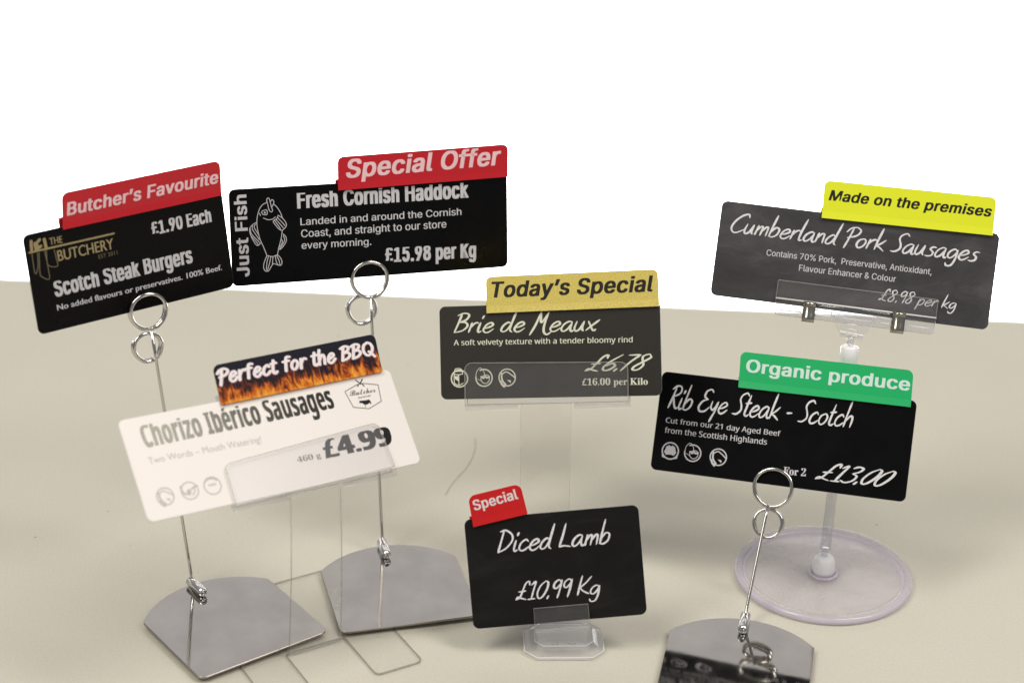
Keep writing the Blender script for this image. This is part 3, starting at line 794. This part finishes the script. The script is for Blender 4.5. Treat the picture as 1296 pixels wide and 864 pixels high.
def icon(parent, kind, cx, cy, r_, m, z):
    a = []
    ringp = [(cx + r_ * .92 * math.cos(t), cy + r_ * .92 * math.sin(t)) for t in [2 * math.pi * k / 40 for k in range(41)]]
    def S(pts): return [(cx + x * r_, cy + y * r_) for x, y in pts]
    V, F = [], []
    def rb(p, w, k):
        ribbon(catmull(p, 5), w * r_, k, V, F, taper=False)
    polys = []
    if kind == 'crab':
        ribbon([Vector(p) for p in ringp], .16 * r_, 0, V, F, taper=False)
        polys.append(S([(-.6,.05),(-.5,.45),(-.2,.62),(0,.5),(.2,.62),(.5,.45),(.6,.05),(.7,-.15),(.45,-.5),(.15,-.42),(-.15,-.42),(-.45,-.5),(-.7,-.15)]))
        rb(S([(-.85,-.3),(-.8,-.7),(-.5,-.8)]), .14, 3); rb(S([(.85,-.3),(.8,-.7),(.5,-.8)]), .14, 4)
    elif kind == 'pot':
        arc = ringp[-17:] + ringp[:13]
        ribbon([Vector(p) for p in ringp[-22:] + ringp[1:14]], .15 * r_, 0, V, F, taper=False)
        rb(S([(-.92,.1),(-.8,.7),(-.4,1.08),(-.05,.75),(.08,.35)]), .07, 2)
        rb(S([(.08,.30),(-.25,.1),(-.35,-.2),(-.1,-.55),(.25,-.6),(.55,-.35),(.6,.05),(.4,.28),(.08,.3)]), .09, 4)
        rb(S([(-.3,.12),(-.05,-.02),(.12,.14),(.35,-.0),(.58,.1)]), .20, 5)
        rb(S([(-.75,-.1),(-.35,-.3)]), .05, 7)
    elif kind == 'tail':
        ribbon([Vector(p) for p in ringp], .14 * r_, 0, V, F, taper=False)
        rb(S([(-.55,.40),(-.1,.62),(.3,.42),(.85,-.02)]), .13, 2)
        rb(S([(-.6,.45),(-.62,.0),(-.5,-.4),(-.2,-.75)]), .20, 4)
        rb(S([(-.75,-.4),(-.6,-.75),(-.35,-1.0)]), .22, 5)
        polys.append(S([(-.05,-.25),(.42,-.32),(.4,-.62)]))
    elif kind == 'carton':
        ribbon([Vector(p) for p in ringp], .15 * r_, 0, V, F, taper=False)
        for k, p in enumerate([[(-.55,.75),(-.4,1.05),(.15,1.05),(.3,.75)], [(-.6,.5),(-.5,.75),(.3,.75),(.35,.45)], [(-.6,.5),(-.1,.42),(.35,.5)], [(-.6,.5),(-.6,-.5)], [(-.08,.42),(-.08,-.75)], [(-.6,-.5),(-.08,-.75),(.4,-.5)]]):
            rb(S(p), .10, 3 + k)
        polys.append(S([(-.58,.3),(-.3,.25),(-.12,.35),(-.12,-.3),(-.5,-.05)]))
    elif kind == 'steak':
        ribbon([Vector(p) for p in ringp], .13 * r_, 0, V, F, taper=False)
        polys.append(S([(-.3,.1),(.0,.2),(.15,0),(.05,-.35),(-.15,-.5),(-.4,-.3),(-.7,-.2),(-.75,.1),(-.6,.5),(-.7,.7),(-.85,.4),(-.88,-.2),(-.5,-.6),(-.1,-.6),(.1,-.3)][:6]))
        rb(S([(-.85,.6),(-.8,.0),(-.5,-.3)]), .22, 3); rb(S([(.25,.15),(.6,.3),(.95,.35)]), .18, 4); rb(S([(.6,.25),(.5,-.2),(.2,-.5)]), .12, 5)
    elif kind == 'jar':
        ribbon([Vector(p) for p in ringp], .13 * r_, 0, V, F, taper=False)
        rb(S([(-.75,.5),(-.3,.78),(.35,.72),(.6,.5)]), .18, 2)
        for k in range(3): rb(S([(-.4 + .3 * k, .05),(-.3 + .3 * k, .2),(-.2 + .3 * k, .02)]), .10, 3 + k)
    base = [(a_ / 1000, b_ / 1000, z + c_ * 3e-6) for a_, b_, c_ in V]
    for j, p in enumerate(polys):
        n = len(base)
        base += [(x / 1000, y / 1000, z + (20 + j) * 3e-6) for x, y in p]
        F.append(tuple(range(n, n + len(p))))
    return mesh_obj('round_icon', base, F, m, parent)

card_obj = {}
for n, (mn, label) in CARDS.items():
    W, H = POSE[n][6] * 1000, POSE[n][7] * 1000
    poly = round_poly([(-W / 2, -H / 2), (W / 2, -H / 2), (W / 2, H / 2), (-W / 2, H / 2)], 3.2 if n != 'lamb' else 3.4, 8)
    poly = [(a / 1000, b / 1000) for a, b in poly]
    c = plate('price_card', poly, -0.00076, 0, [M[mn], M['white_card'] if n == 'chorizo' else M['card_edge']], bevel=0.00012)
    c.matrix_world = card_matrix(n)
    tag(c, label, 'price card', 'printed price cards')
    card_obj[n] = c
    for spec in LINES[n]:
        pm = PRINTMAT.get((n, spec[1]))
        letter(c, spec, M[pm] if pm else None)
ZP = 6e-5
c = card_obj['butchery']
lines_mesh('gold_bar', [PL['gold_bar']], 0.95, M['gold_print'], c, ZP, smooth=False)
lines_mesh('knife_handle_drawing', PL['knives'], 1.5, M['gold_print'], c, ZP + 4e-5)
lines_mesh('blade_drawing', PL['blades'], 0.5, M['dull_gold_print'], c, ZP)
lines_mesh('fish_drawing', PL['fish'], 0.36, M['silver_print'], card_obj['haddock'], ZP)
c = card_obj['chorizo']
lines_mesh('shield_drawing', [PL['shield'] [0:7] + [PL['shield'][0]]], 0.42, M['brown_print'], c, ZP, smooth=False)
lines_mesh('crossed_knives_drawing', PL['xknife'], 0.6, M['dark_print'], c, ZP)
blob('cow_drawing', PL['cow'], M['dark_print'], c, ZP)
lines_mesh('cow_leg_drawing', [PL['cowleg']], 0.25, M['dark_print'], c, ZP)
for n, kinds, mn in (('chorizo', ('tail', 'steak', 'jar'), 'grey_print'), ('brie', ('carton', 'pot', 'tail'), 'cream_print'), ('ribeye', ('crab', 'pot', 'tail'), 'silver_print')):
    for kd, (cx, cy, r_) in zip(kinds, PL['icons'][n]):
        icon(card_obj[n], kd, cx, cy, r_, M[mn], ZP)

# ------------------------------------------------------------ tabs on the cards
TABS = {
 'butchery': ('red_tab', 'pink_print', 'red tab lettered Butcher’s Favourite on the leftmost black card'),
 'haddock': ('red_tab', 'pink_print', 'red tab lettered Special Offer on the fish card'),
 'chorizo': ('flame_tab', 'white_print', 'black tab with orange flames lettered Perfect for the BBQ'),
 'brie': ('gold_tab', 'black_print', 'pale gold tab lettered Today’s Special on the brown card'),
 'ribeye': ('green_tab', 'mint_print', 'green tab lettered Organic produce clipped on black card'),
 'cumberland': ('yellow_tab', 'black_print', 'bright yellow tab lettered Made on the premises on slate card'),
 'lamb': ('bright_red_tab', 'white_print', 'small red tab lettered Special tilted on the smallest card')}
for n, (mn, pn, label) in TABS.items():
    q = TAB[n]
    BL, BR, TR, TL = Vector(q[3]), Vector(q[2]), Vector(q[1]), Vector(q[0])
    ang = math.atan2(BR.y - BL.y, BR.x - BL.x)
    ca, sa = math.cos(-ang), math.sin(-ang)
    def tl(p):
        d = Vector(p) - BL
        return ((d.x * ca - d.y * sa) / 1000, (d.x * sa + d.y * ca) / 1000)
    loc = [tl(p) for p in (BL, BR, TR, TL)]
    w = loc[1][0]; h = (loc[2][1] + loc[3][1]) / 2
    x0, x1 = 0.0, w
    fz = 0.0012                                             # front face plane, card frame
    mw = card_matrix(n) @ Matrix.Translation((BL.x / 1000, BL.y / 1000, 0)) @ Matrix.Rotation(ang, 4, 'Z')
    # front plate outline with a fold line near the bottom; each row a cross-section
    rad = 0.0032 if n != 'lamb' else 0.0036
    fold = 0.19 * h
    rows = []
    def zof(y):
        return fz + (0.00035 * (1 - y / fold) ** 1.0 if y < fold else 0)
    ys = [0, 0.0003, fold * .5, fold * .85, fold, fold * 1.15, h * .5, h - rad] + [h - rad + rad * math.sin(R(a)) for a in (15, 30, 45, 60, 75, 90)]
    v, f = [], []
    for y in ys:
        s = y / h
        xl = loc[0][0] * (1 - s) + loc[3][0] * s; xr = loc[1][0] * (1 - s) + loc[2][0] * s
        ins = 0
        if y > h - rad:
            ins = rad - math.sqrt(max(0, rad * rad - (y - h + rad) ** 2))
        zz = zof(y)
        for dz in (0, -0.0006):
            v += [(xl + ins, y, zz + dz), (xr - ins, y, zz + dz)]
    for k in range(len(ys) - 1):
        a = 4 * k; b = a + 4
        f += [(a, a + 1, b + 1, b), (a + 3, a + 2, b + 2, b + 3), (a + 1, a + 3, b + 3, b + 1), (a + 2, a, b, b + 2)]
    f += [(0, 2, 3, 1), (len(v) - 4, len(v) - 3, len(v) - 1, len(v) - 2)]
    t = mesh_obj('price_card_tab', v, f, M[mn])
    t.matrix_world = mw
    tag(t, label, 'card tab', 'clip-on tabs over the price cards')
    # grip behind: web over the card's top edge and a back leg, seen as a small lip at the left end
    yw = 0.0050
    prof = [(0.0002, -0.0013), (0.0002, -0.0018), (yw + 0.0005, -0.0018), (yw + 0.0005, 0.0005), (yw, 0.0005), (yw, -0.0013)]
    extrude_x('back_grip', prof, x0 - 0.0008, x1 - 0.0004, M['clip_strip'] if n in ('chorizo',) else M[mn], t)
    for spec in TABLINES[n]:
        sp_ = list(spec)
        a = tl(spec[2:4]); b = tl(spec[4:6])
        ln = [spec[0], spec[1], a[0] * 1000, a[1] * 1000, b[0] * 1000, b[1] * 1000, spec[6]]
        if n == 'chorizo':
            random.seed(3)
            ln2 = ln[:2] + [ln[2] + .35, ln[3] - .35, ln[4] + .35, ln[5] - .35, ln[6]]
            letter(t, ln2, M['shadow_print'], z=fz + 3e-5)
            random.seed(3)
            letter(t, ln, M[pn], z=fz + 1.6e-4)
        else:
            letter(t, ln, M[pn], z=fz + 6e-5)

# ------------------------------------------------------------ chrome ring holders
def base_outline(W, S, sag):
    pts = [(-W / 2, 0), (W / 2, 0), (W / 2, S)]
    ra = (W * W / 4 + sag * sag) / (2 * sag)
    a0 = math.asin(W / 2 / ra)
    front = round_poly([(-W / 2, S), (-W / 2, 0), (W / 2, 0), (W / 2, S)], [0, 4.0, 4.0, 0], 6)
    arc = [(ra * math.sin(a0 - 2 * a0 * k / 28), S + sag - ra + ra * math.cos(a0 - 2 * a0 * k / 28)) for k in range(29)]
    poly = front[1:-1] + arc
    return [(a / 1000, b / 1000) for a, b in poly]

def chrome_holder(card, front, yaw, foot, z, label, wire_r=0.00085, tiltm=None):
    """front: centre of the base's front edge on the table"""
    mw = Matrix.Translation((front[0], front[1], 0)) @ Matrix.Rotation(yaw, 4, 'Z')
    root = empty('ring_card_holder', mw)
    tag(root, label, 'card holder', 'chrome ring card holders')
    b = plate('base_plate', base_outline(74.6, 61.0, 18.5), z, z + 0.0012, [M['steel_plate'], M['plate_edge']], root, bevel=0.0002)
    inv = mw.inverted()
    for fx, fy in ((-.028, .012), (.028, .012), (0, .066)):
        lathe_o = lathe('rubber_foot', [(0, 0.0002), (0.004, 0.0002), (0.004, z), (0, z)], M['rubber'], root, seg=16)
        lathe_o.location = (fx, fy, 0)
    rs = 0.0027
    ya = 0.0785
    zc = z + 0.0012 + rs
    sl, F_ = [], []
    prof = [(0, 0.0), (rs * .75, 0.0), (rs, 0.0005), (rs, 0.0135), (rs * .72, 0.0150), (rs * .55, 0.0153), (rs * .5, 0.0148), (0, 0.0146)]
    s = lathe('sleeve', prof, M['sleeve'], root, seg=28)
    s.matrix_parent_inverse = Matrix()
    s.rotation_euler = (R(90), 0, 0)
    s.location = (0, ya + 0.001, zc)
    # wire: out of the sleeve, up to the junction, then the coils, in world space
    C_ = card_matrix(card)
    g = RG[card]
    J = C_ @ Vector((g['J'][0] / 1000, g['J'][1] / 1000, 0.0022))
    p_foot = mw @ Vector((0, ya - 0.0045, zc)); p0 = mw @ Vector((0, ya - 0.0015, zc + 0.0010))
    path = [p_foot, p0]
    path += [p0.lerp(J, k / 10) for k in range(1, 11)]
    o = tube('wire_stem', [inv @ p for p in path], wire_r, M['chrome'], root)
    for nm, key, turns, dz in (('large_ring_coil', 'L', 1.93, 0.0013), ('small_ring_coil', 'S', 1.8, 0.0012)):
        cx, cy, r_ = g[key]
        a0 = math.atan2(g['J'][1] - cy, g['J'][0] - cx)
        sg = 1 if key == 'L' else -1
        pts = []
        n = int(44 * turns)
        for k in range(n + 1):
            t = k / n
            a = a0 + sg * 2 * math.pi * turns * t
            # front turn, then crossing behind the card at the bottom where the coil passes below it
            zz = dz - 2 * dz * (1 / (1 + math.exp(-(t * turns - turns * .5) * 9)))
            if key == 'S': zz -= 0.0006
            rr = (r_ + 0.15 * math.sin(3 * a)) / 1000
            pts.append(C_ @ Vector((cx / 1000 + rr * math.cos(a), cy / 1000 + rr * math.sin(a), zz + (0.0003 if key == 'L' else 0))))
        tube(nm, [inv @ p for p in pts], wire_r * 1.2, M['chrome'], root)
    return root

sc_ = (0.6 - 0.0035) / 0.6
def sh(x, y): return (x * sc_, y * sc_)
chrome_holder('butchery', sh(-0.12209, 0.87350), R(36.98), None, 0.0025, 'chrome ring holder farthest left, base edge on clear plate')
chrome_holder('haddock', sh(-0.04944, 0.90424), R(15.08), None, 0.0025, 'chrome ring holder in the middle under the fish card')
chrome_holder('ribeye', sh(0.1112, 0.8368), R(-10.8), None, 0.0025, 'chrome ring holder at front right, mirror base cut by frame')

# ------------------------------------------------------------ bent acrylic stands
def acrylic_stand(card, flap, stem_top, fold, yaw, prong, label, stem_w=0.0295, pos_extra=None):
    mw = Matrix.Translation((fold[0], fold[1], 0)) @ Matrix.Rotation(yaw, 4, 'Z')
    root = empty('acrylic_card_stand', mw); inv = mw.inverted()
    tag(root, label, 'card stand', 'bent clear acrylic stands')
    T_ = 0.0015
    ul, ur, vf, vr = prong
    # foot: rear plate with two forward prongs either side of the gap the stem was bent out of
    poly = [(ul, vr), (ul, vf), (-0.0015, vf), (-0.0015, 0.0), (stem_w + 0.0025, 0.0), (stem_w + 0.0025, vf), (ur, vf), (ur, vr)]
    poly = round_poly(poly, [0.003, 0.0035, 0.003, 0.0012, 0.0012, 0.003, 0.0035, 0.003], 5)
    n = len(poly)
    # split into convex-ish n-gons is not needed: the tessellator handles the U outline
    plate('foot_plate', poly, 0.0002, 0.0002 + T_, [M['acrylic'], M['acrylic_dark_edge']], root, bevel=0.0002)
    # stem
    C_ = card_matrix(card)
    a, b = [inv @ (C_ @ Vector((x / 1000, y / 1000, -0.0022))) for x, y in stem_top]
    B0, B1 = Vector((0, 0.0, 0.001)), Vector((stem_w, 0.0, 0.001))
    dn = (b - a).normalized(); up = ((a + b) / 2 - (B0 + B1) / 2).normalized(); nr = dn.cross(up).normalized()
    v = []
    for s in (0, .02, .06, .25, .5, .75, 1.0):
        l = B0.lerp(a, s); r_ = B1.lerp(b, s)
        bow = 0.0015 * math.sin(math.pi * s)
        for o_ in (0, T_):
            v += [l + nr * (o_ + bow), r_ + nr * (o_ + bow)]
    f, fm = [], []
    m_ = len(v) // 4
    for k in range(m_ - 1):
        p = 4 * k; q = p + 4
        f += [(p, p + 1, q + 1, q), (p + 2, q + 2, q + 3, p + 3), (p + 1, p + 3, q + 3, q + 1), (p, q, q + 2, p + 2)]
        fm += [0, 0, 1, 1]
    f += [(0, 2, 3, 1), (4 * m_ - 4, 4 * m_ - 3, 4 * m_ - 1, 4 * m_ - 2)]; fm += [1, 1]
    mesh_obj('stem', v, f, [M['acrylic'], M['acrylic_edge']], root, fmats=fm)
    # pocket, built in the card's frame: back plate, J-bend under the card in two lengths, front flap
    TL, TR, BR, BL = [Vector(p) / 1000 for p in flap]
    pk = C_
    def tobase(o):
        o.matrix_parent_inverse = Matrix(); o.matrix_local = inv @ pk
    yb = (BL.y + BR.y) / 2
    o = plate('front_flap', round_poly([tuple(BL), tuple(BR), tuple(TR), tuple(TL)], [0.0002, 0.0002, 0.0042, 0.0042], 8), 0.0007, 0.0007 + T_, [M['acrylic_pocket'], M['acrylic_edge']], root, bevel=0.0003)
    tobase(o)
    gl = (stem_top[0][0] - 1.6) / 1000; gr = (stem_top[1][0] + 1.8) / 1000
    ytop = TL.y - 0.004
    o = plate('back_plate', round_poly([(BL.x, yb), (BR.x, yb), (BR.x, ytop), (BL.x, ytop)], [0.0002, 0.0002, 0.003, 0.003], 5), -0.0022 - T_, -0.0022, [M['acrylic'], M['acrylic_edge']], root, bevel=0.0003)
    tobase(o)
    for xa, xb in ((BL.x, gl), (gr, BR.x)):
        c0 = (0.0007 - 0.0022) / 2; ri = (0.0007 + 0.0022) / 2; ro = ri + T_
        yy = yb
        pr = [(yy - ro * math.sin(t), c0 + ro * math.cos(t)) for t in [math.pi * k / 10 for k in range(11)]]
        pr += [(yy - ri * math.sin(t), c0 + ri * math.cos(t)) for t in [math.pi * (10 - k) / 10 for k in range(11)]]
        o = extrude_x('bottom_bend', pr, xa, xb, M['acrylic_pocket'], root, smooth=True)
        tobase(o)
    return root

acrylic_stand('chorizo', PL['flap_bbq'], [(0.15, -26.9), (27.7, -26.9)], (-0.1106, 0.8733), R(30), (-0.026, 0.0577, -0.038, 0.064),
              'tall clear acrylic stand holding the white card at left', stem_w=0.0288)
acrylic_stand('brie', PL['flap_brie'], [(-16.15, -27.6), (10.99, -27.6)], (0.0075, 0.9580), R(-2), (-0.022, 0.049, -0.032, 0.055),
              'tall clear acrylic stand behind the small Diced Lamb card', stem_w=0.0262)

# ------------------------------------------------------------ small moulded stand for the lamb card
def small_stand():
    cx, cy = 0.0297, 0.8895
    mw = Matrix.Translation((cx, cy, 0)) @ Matrix.Rotation(R(2.5), 4, 'Z')
    root = empty('small_card_stand', mw); inv = mw.inverted()
    tag(root, 'small clear eight-sided stand under the Diced Lamb card', 'card stand')
    def octo(a, b, c): return [(-a, -b + c), (-a + c, -b), (a - c, -b), (a, -b + c), (a, b - c), (a - c, b), (-a + c, b), (-a, b - c)]
    edge = M['moulded']
    def ring(name, o0, o1, z0, z1, z2):
        pass
    levels = [(octo(.0203, .0158, .0062), 0.0003), (octo(.0205, .0160, .0062), 0.0018), (octo(.0197, .0152, .0060), 0.0024),
              (octo(.0175, .0130, .0052), 0.0030), (octo(.0150, .0105, .0042), 0.0052), (octo(.0144, .0099, .0040), 0.0056)]
    v, f = [], []
    for p, z in levels: v += [(a, b, z) for a, b in p]
    for k in range(len(levels) - 1):
        for i in range(8):
            j = (i + 1) % 8
            f.append((8 * k + i, 8 * k + j, 8 * k + 8 + j, 8 * k + 8 + i))
    f += [tuple(range(8))[::-1], tuple(range(8 * len(levels) - 8, 8 * len(levels)))]
    mesh_obj('base', v, f, M['moulded'], root)
    # white tubes that paint the highlights along the moulded edges
    for (a, b, c, z, r_) in ((.0204, .0159, .0062, .0020, .00035), (.0149, .0104, .0041, .0054, .0003)):
        v2, f2 = tube_data([(x, y, z) for x, y in octo(a, b, c)], r_ * .8, 8, closed=True)
        mesh_obj('edge_highlight_line', v2, f2, M['painted_highlight'], root, smooth=True)
    C_ = card_matrix('lamb'); q = PL['lampl']
    xa, xb = q[3][0] / 1000, q[2][0] / 1000; yt = (q[0][1] + q[1][1]) / 2000; yb = (q[2][1] + q[3][1]) / 2000
    for nm, z0, z1, top in (('front_plate', 0.0006, 0.0019, yt), ('back_plate', -0.0027, -0.0014, yt + 0.002)):
        o = plate(nm, [(xa, yb), (xb, yb), (xb, top), (xa, top)], z0, z1, [M['acrylic_pocket'], M['acrylic_edge']], root, bevel=0.0002)
        o.matrix_parent_inverse = Matrix(); o.matrix_local = inv @ C_
    o = plate('slot_floor', [(xa, yb - 0.0012), (xb, yb - 0.0012), (xb, yb), (xa, yb)], -0.0027, 0.0019, [M['moulded']], root)
    o.matrix_parent_inverse = Matrix(); o.matrix_local = inv @ C_
    # web joining the slot to the base
    pl = inv @ (C_ @ Vector((xa + .001, yb - .001, -0.0004))); pr = inv @ (C_ @ Vector((xb - .001, yb - .001, -0.0004)))
    v = [(pl.x, pl.y - .002, pl.z), (pr.x, pr.y - .002, pr.z), (pr.x, pr.y + .002, pr.z), (pl.x, pl.y + .002, pl.z),
         (pl.x, pl.y - .003, .005), (pr.x, pl.y - .003, .005), (pr.x, pl.y + .003, .005), (pl.x, pl.y + .003, .005)]
    mesh_obj('neck_block', v, [(0, 1, 2, 3), (4, 7, 6, 5), (0, 4, 5, 1), (1, 5, 6, 2), (2, 6, 7, 3), (3, 7, 4, 0)], M['moulded'], root)
    for sx in (-.005, .004):
        v2, f2 = tube_data([(sx - .002, -.0085, .0057), (sx + .002, -.0085, .0057)], .0004, 8)
        mesh_obj('moulded_nib', v2, f2, M['acrylic_edge'], root, smooth=True)
small_stand()

# ------------------------------------------------------------ clip stand on a round disc
def disc_stand():
    cx, cy = 0.1726, 0.9585
    root = empty('disc_clip_stand', Matrix.Translation((cx, cy, 0))); inv = root.matrix_world.inverted()
    tag(root, 'clear clip stand on a round violet-tinted disc at right', 'card stand')
    Rr = 0.0482
    prof = [(0.0, 0.0012), (0.0415, 0.0012), (0.0425, 0.0005), (0.0470, 0.0003), (0.0482, 0.0014), (0.0483, 0.0032), (0.0474, 0.0044), (0.0452, 0.0045), (0.0436, 0.0036), (0.0428, 0.0030), (0.040, 0.0029), (0.0, 0.0029)]
    fm = [0, 0, 1, 1, 1, 1, 0, 0, 1, 0, 0]
    lathe('disc_base', prof, [M['disc_plastic'], M['disc_rim']], root, seg=128, fm=fm)
    lathe('socket_ring', [(0.0066, 0.0029), (0.0086, 0.0029), (0.0086, 0.0036), (0.0078, 0.0042), (0.0066, 0.0038)], M['disc_rim'], root, seg=48)
    lathe('socket', [(0.0, 0.003), (0.0060, 0.003), (0.0062, 0.0060), (0.0060, 0.0100), (0.0052, 0.0125), (0.0036, 0.0139), (0.0, 0.0142)], M['frosted'], root, seg=40)
    C_ = card_matrix('cumberland')
    pc = PL['clip']
    top = inv @ (C_ @ Vector((pc['col'][2][0] / 1000, (pc['col'][2][1] - 2) / 1000, -0.001)))
    top = Vector((0.0030, 0.0, 0.1365))
    ctop = inv @ (C_ @ Vector(((pc['col'][0][0] + pc['col'][1][0]) / 2000, (pc['col'][0][1] + pc['col'][1][1]) / 2000, -0.001)))
    base_p = Vector((-0.0003, 0, 0.0135))
    lo = ctop + (base_p - ctop).normalized() * 0.0175
    tube('ball_neck', [Vector((-0.0003, 0, .0125)), Vector((0, 0, .0185))], 0.0019, M['rod'], root, seg=20)
    up = (lo - Vector((0, 0, .018)))
    P0 = Vector((0, 0, .0178))
    tube('rod', [P0, P0 + up * .002, P0 + up * .5, lo], [0.0022, 0.0030, 0.0029, 0.0029], M['rod'], root, seg=28)
    dirv = (ctop - lo).normalized()
    tube('collar', [lo - dirv * .001, lo, lo + dirv * .012, ctop - dirv * .001, ctop], [0.0044, 0.0050, 0.0050, 0.0049, 0.0042], M['frosted'], root, seg=32)
    def cf(o):
        o.matrix_parent_inverse = Matrix(); o.matrix_local = inv @ C_; return o
    q = [Vector(p) / 1000 for p in pc['bar']]
    xa = (q[0].x + q[3].x) / 2; xb = (q[1].x + q[2].x) / 2
    yt = (q[0].y + q[1].y) / 2; yb = (q[3].y + q[2].y) / 2
    yh = (pc['hinge'][0][1] + pc['hinge'][1][1]) / 2000
    cf(plate('clip_jaw', round_poly([(xa, yh - .0008), (xb, yh - .0008), (xb, yt), (xa, yt)], [0, 0, .0006, .0006], 3), 0.0006, 0.0018, [M['acrylic_pocket'], M['acrylic_edge']], root, bevel=.0003))
    cf(plate('rear_jaw', round_poly([(xa, yh - .0008), (xb, yh - .0008), (xb, yt), (xa, yt)], [0, 0, .0006, .0006], 3), -0.0030, -0.0018, [M['acrylic_pocket'], M['acrylic_edge']], root, bevel=.0003))
    # hinge tube and lower grip
    h0 = Vector((xa, yh - .0008, .0012)); h1 = Vector((xb, yh - .0008, .0012))
    cf(tube('hinge_bar', [h0, h1], .0016, M['moulded'], root, seg=20))
    cf(tube('hinge_highlight_line', [h0 + Vector((0, .0013, .0012)), h1 + Vector((0, .0013, .0012))], .00045, M['painted_highlight'], root, seg=8))  # white line painting the highlight along the hinge
    cf(tube('hinge_refraction_band', [h0 + Vector((.0004, -.0002, .0001)), h1 + Vector((-.0004, -.0002, .0001))], .0014, M['painted_refraction'], root, seg=12))  # dark bar standing in for refraction inside the clear hinge
    low = round_poly([(xa, yb), (xb, yb), (xb, yh - .0015), (xa, yh - .0015)], [.0022, .0022, .0004, .0004], 6)
    cf(plate('lower_grip', low, 0.0008, 0.0020, [M['moulded'], M['painted_highlight']], root, bevel=.0003))
    cf(plate('rear_grip', low, -0.0036, -0.0024, [M['moulded'], M['acrylic_edge']], root, bevel=.0003))
    for y_, x0_, x1_ in ((.35, .03, .17), (.35, .84, .97), (.62, .25, .36), (.62, .66, .76), (.30, .25, .36), (.30, .66, .76), (.30, .38, .62)):
        ya = yb + (yh - yb) * y_
        cf(tube('grip_rib', [Vector((xa + (xb - xa) * x0_, ya, .0021)), Vector((xa + (xb - xa) * x1_, ya, .0021))], .0003, M['painted_highlight'], root, seg=8))  # white colour paints the highlights of the clear grip
    br = [Vector(p) / 1000 for p in pc['br']]
    tri = round_poly([tuple(br[3]), tuple(br[2]), tuple(br[1]), tuple(br[0])], [.0008, .0008, .0004, .0004], 4)
    cf(plate('bracket', tri, -0.0012, 0.0028, [M['moulded'], M['painted_highlight']], root, bevel=.0003))
    for k_ in (.30, .52):
        l = br[3].lerp(br[0], k_); r_ = br[2].lerp(br[1], k_); m0 = l.lerp(r_, .36); m1 = l.lerp(r_, .66)
        cf(tube('bracket_rib', [Vector((m0.x, m0.y, .0030)), Vector((m1.x, m1.y, .0030))], .00035, M['painted_highlight'], root, seg=8))  # highlight of the clear bracket painted white
    bl, brr = br[3], br[2]
    cf(tube('bracket_foot', [Vector((bl.x, bl.y, .0008)), Vector((brr.x, brr.y, .0008))], .0016, M['moulded'], root, seg=16))
    nb = (br[3] + br[2]) / 2
    p1 = C_ @ Vector((nb.x, nb.y, .0004))
    tube('neck', [inv @ p1, ctop], .0021, M['rod'], root, seg=20)
    for key in ('sp1', 'sp2'):
        s = [Vector(p) / 1000 for p in pc[key]]
        x0, x1 = (s[0].x + s[3].x) / 2, (s[1].x + s[2].x) / 2
        y1, y0 = (s[0].y + s[1].y) / 2, (s[2].y + s[3].y) / 2
        def arcp(r_): return []
        outer = [(y0, .0026), (y0 + .0012, .0040), ((y0 + y1) / 2, .0034), (y1 - .0022, .0032), (y1 - .0014, .0042), (y1 - .0004, .0038), (y1, .0024), (y1 - .0002, -.0040), (y0, -.0044)]
        pr = catmull([Vector(p) for p in outer], 5)
        t_ = .0003
        inner = []
        for i in range(len(pr)):
            d = (pr[min(i + 1, len(pr) - 1)] - pr[max(0, i - 1)]).normalized()
            inner.append(pr[i] + Vector((d.y, -d.x)) * t_)
        prof_ = [tuple(p) for p in pr] + [tuple(p) for p in inner[::-1]]
        cf(extrude_x('spring_clip', prof_, x0, x1, M['spring'], root, smooth=True))
disc_stand()

# ------------------------------------------------------------ a stray hair on the table
pts = [(-0.0212, 1.1082), (-0.0208, 1.0992), (-0.0217, 1.089), (-0.0249, 1.0739), (-0.0299, 1.0615), (-0.0343, 1.0493), (-0.0368, 1.0386)]
h = tube('hair_strand', [Vector((p.x, p.y, 0.0003)) for p in catmull(pts, 6)], 0.00009, M['hair'], seg=6)
tag(h, 'fine curved dark hair lying on the bare table in the middle', 'hair')
print('objects', len(bpy.data.objects))
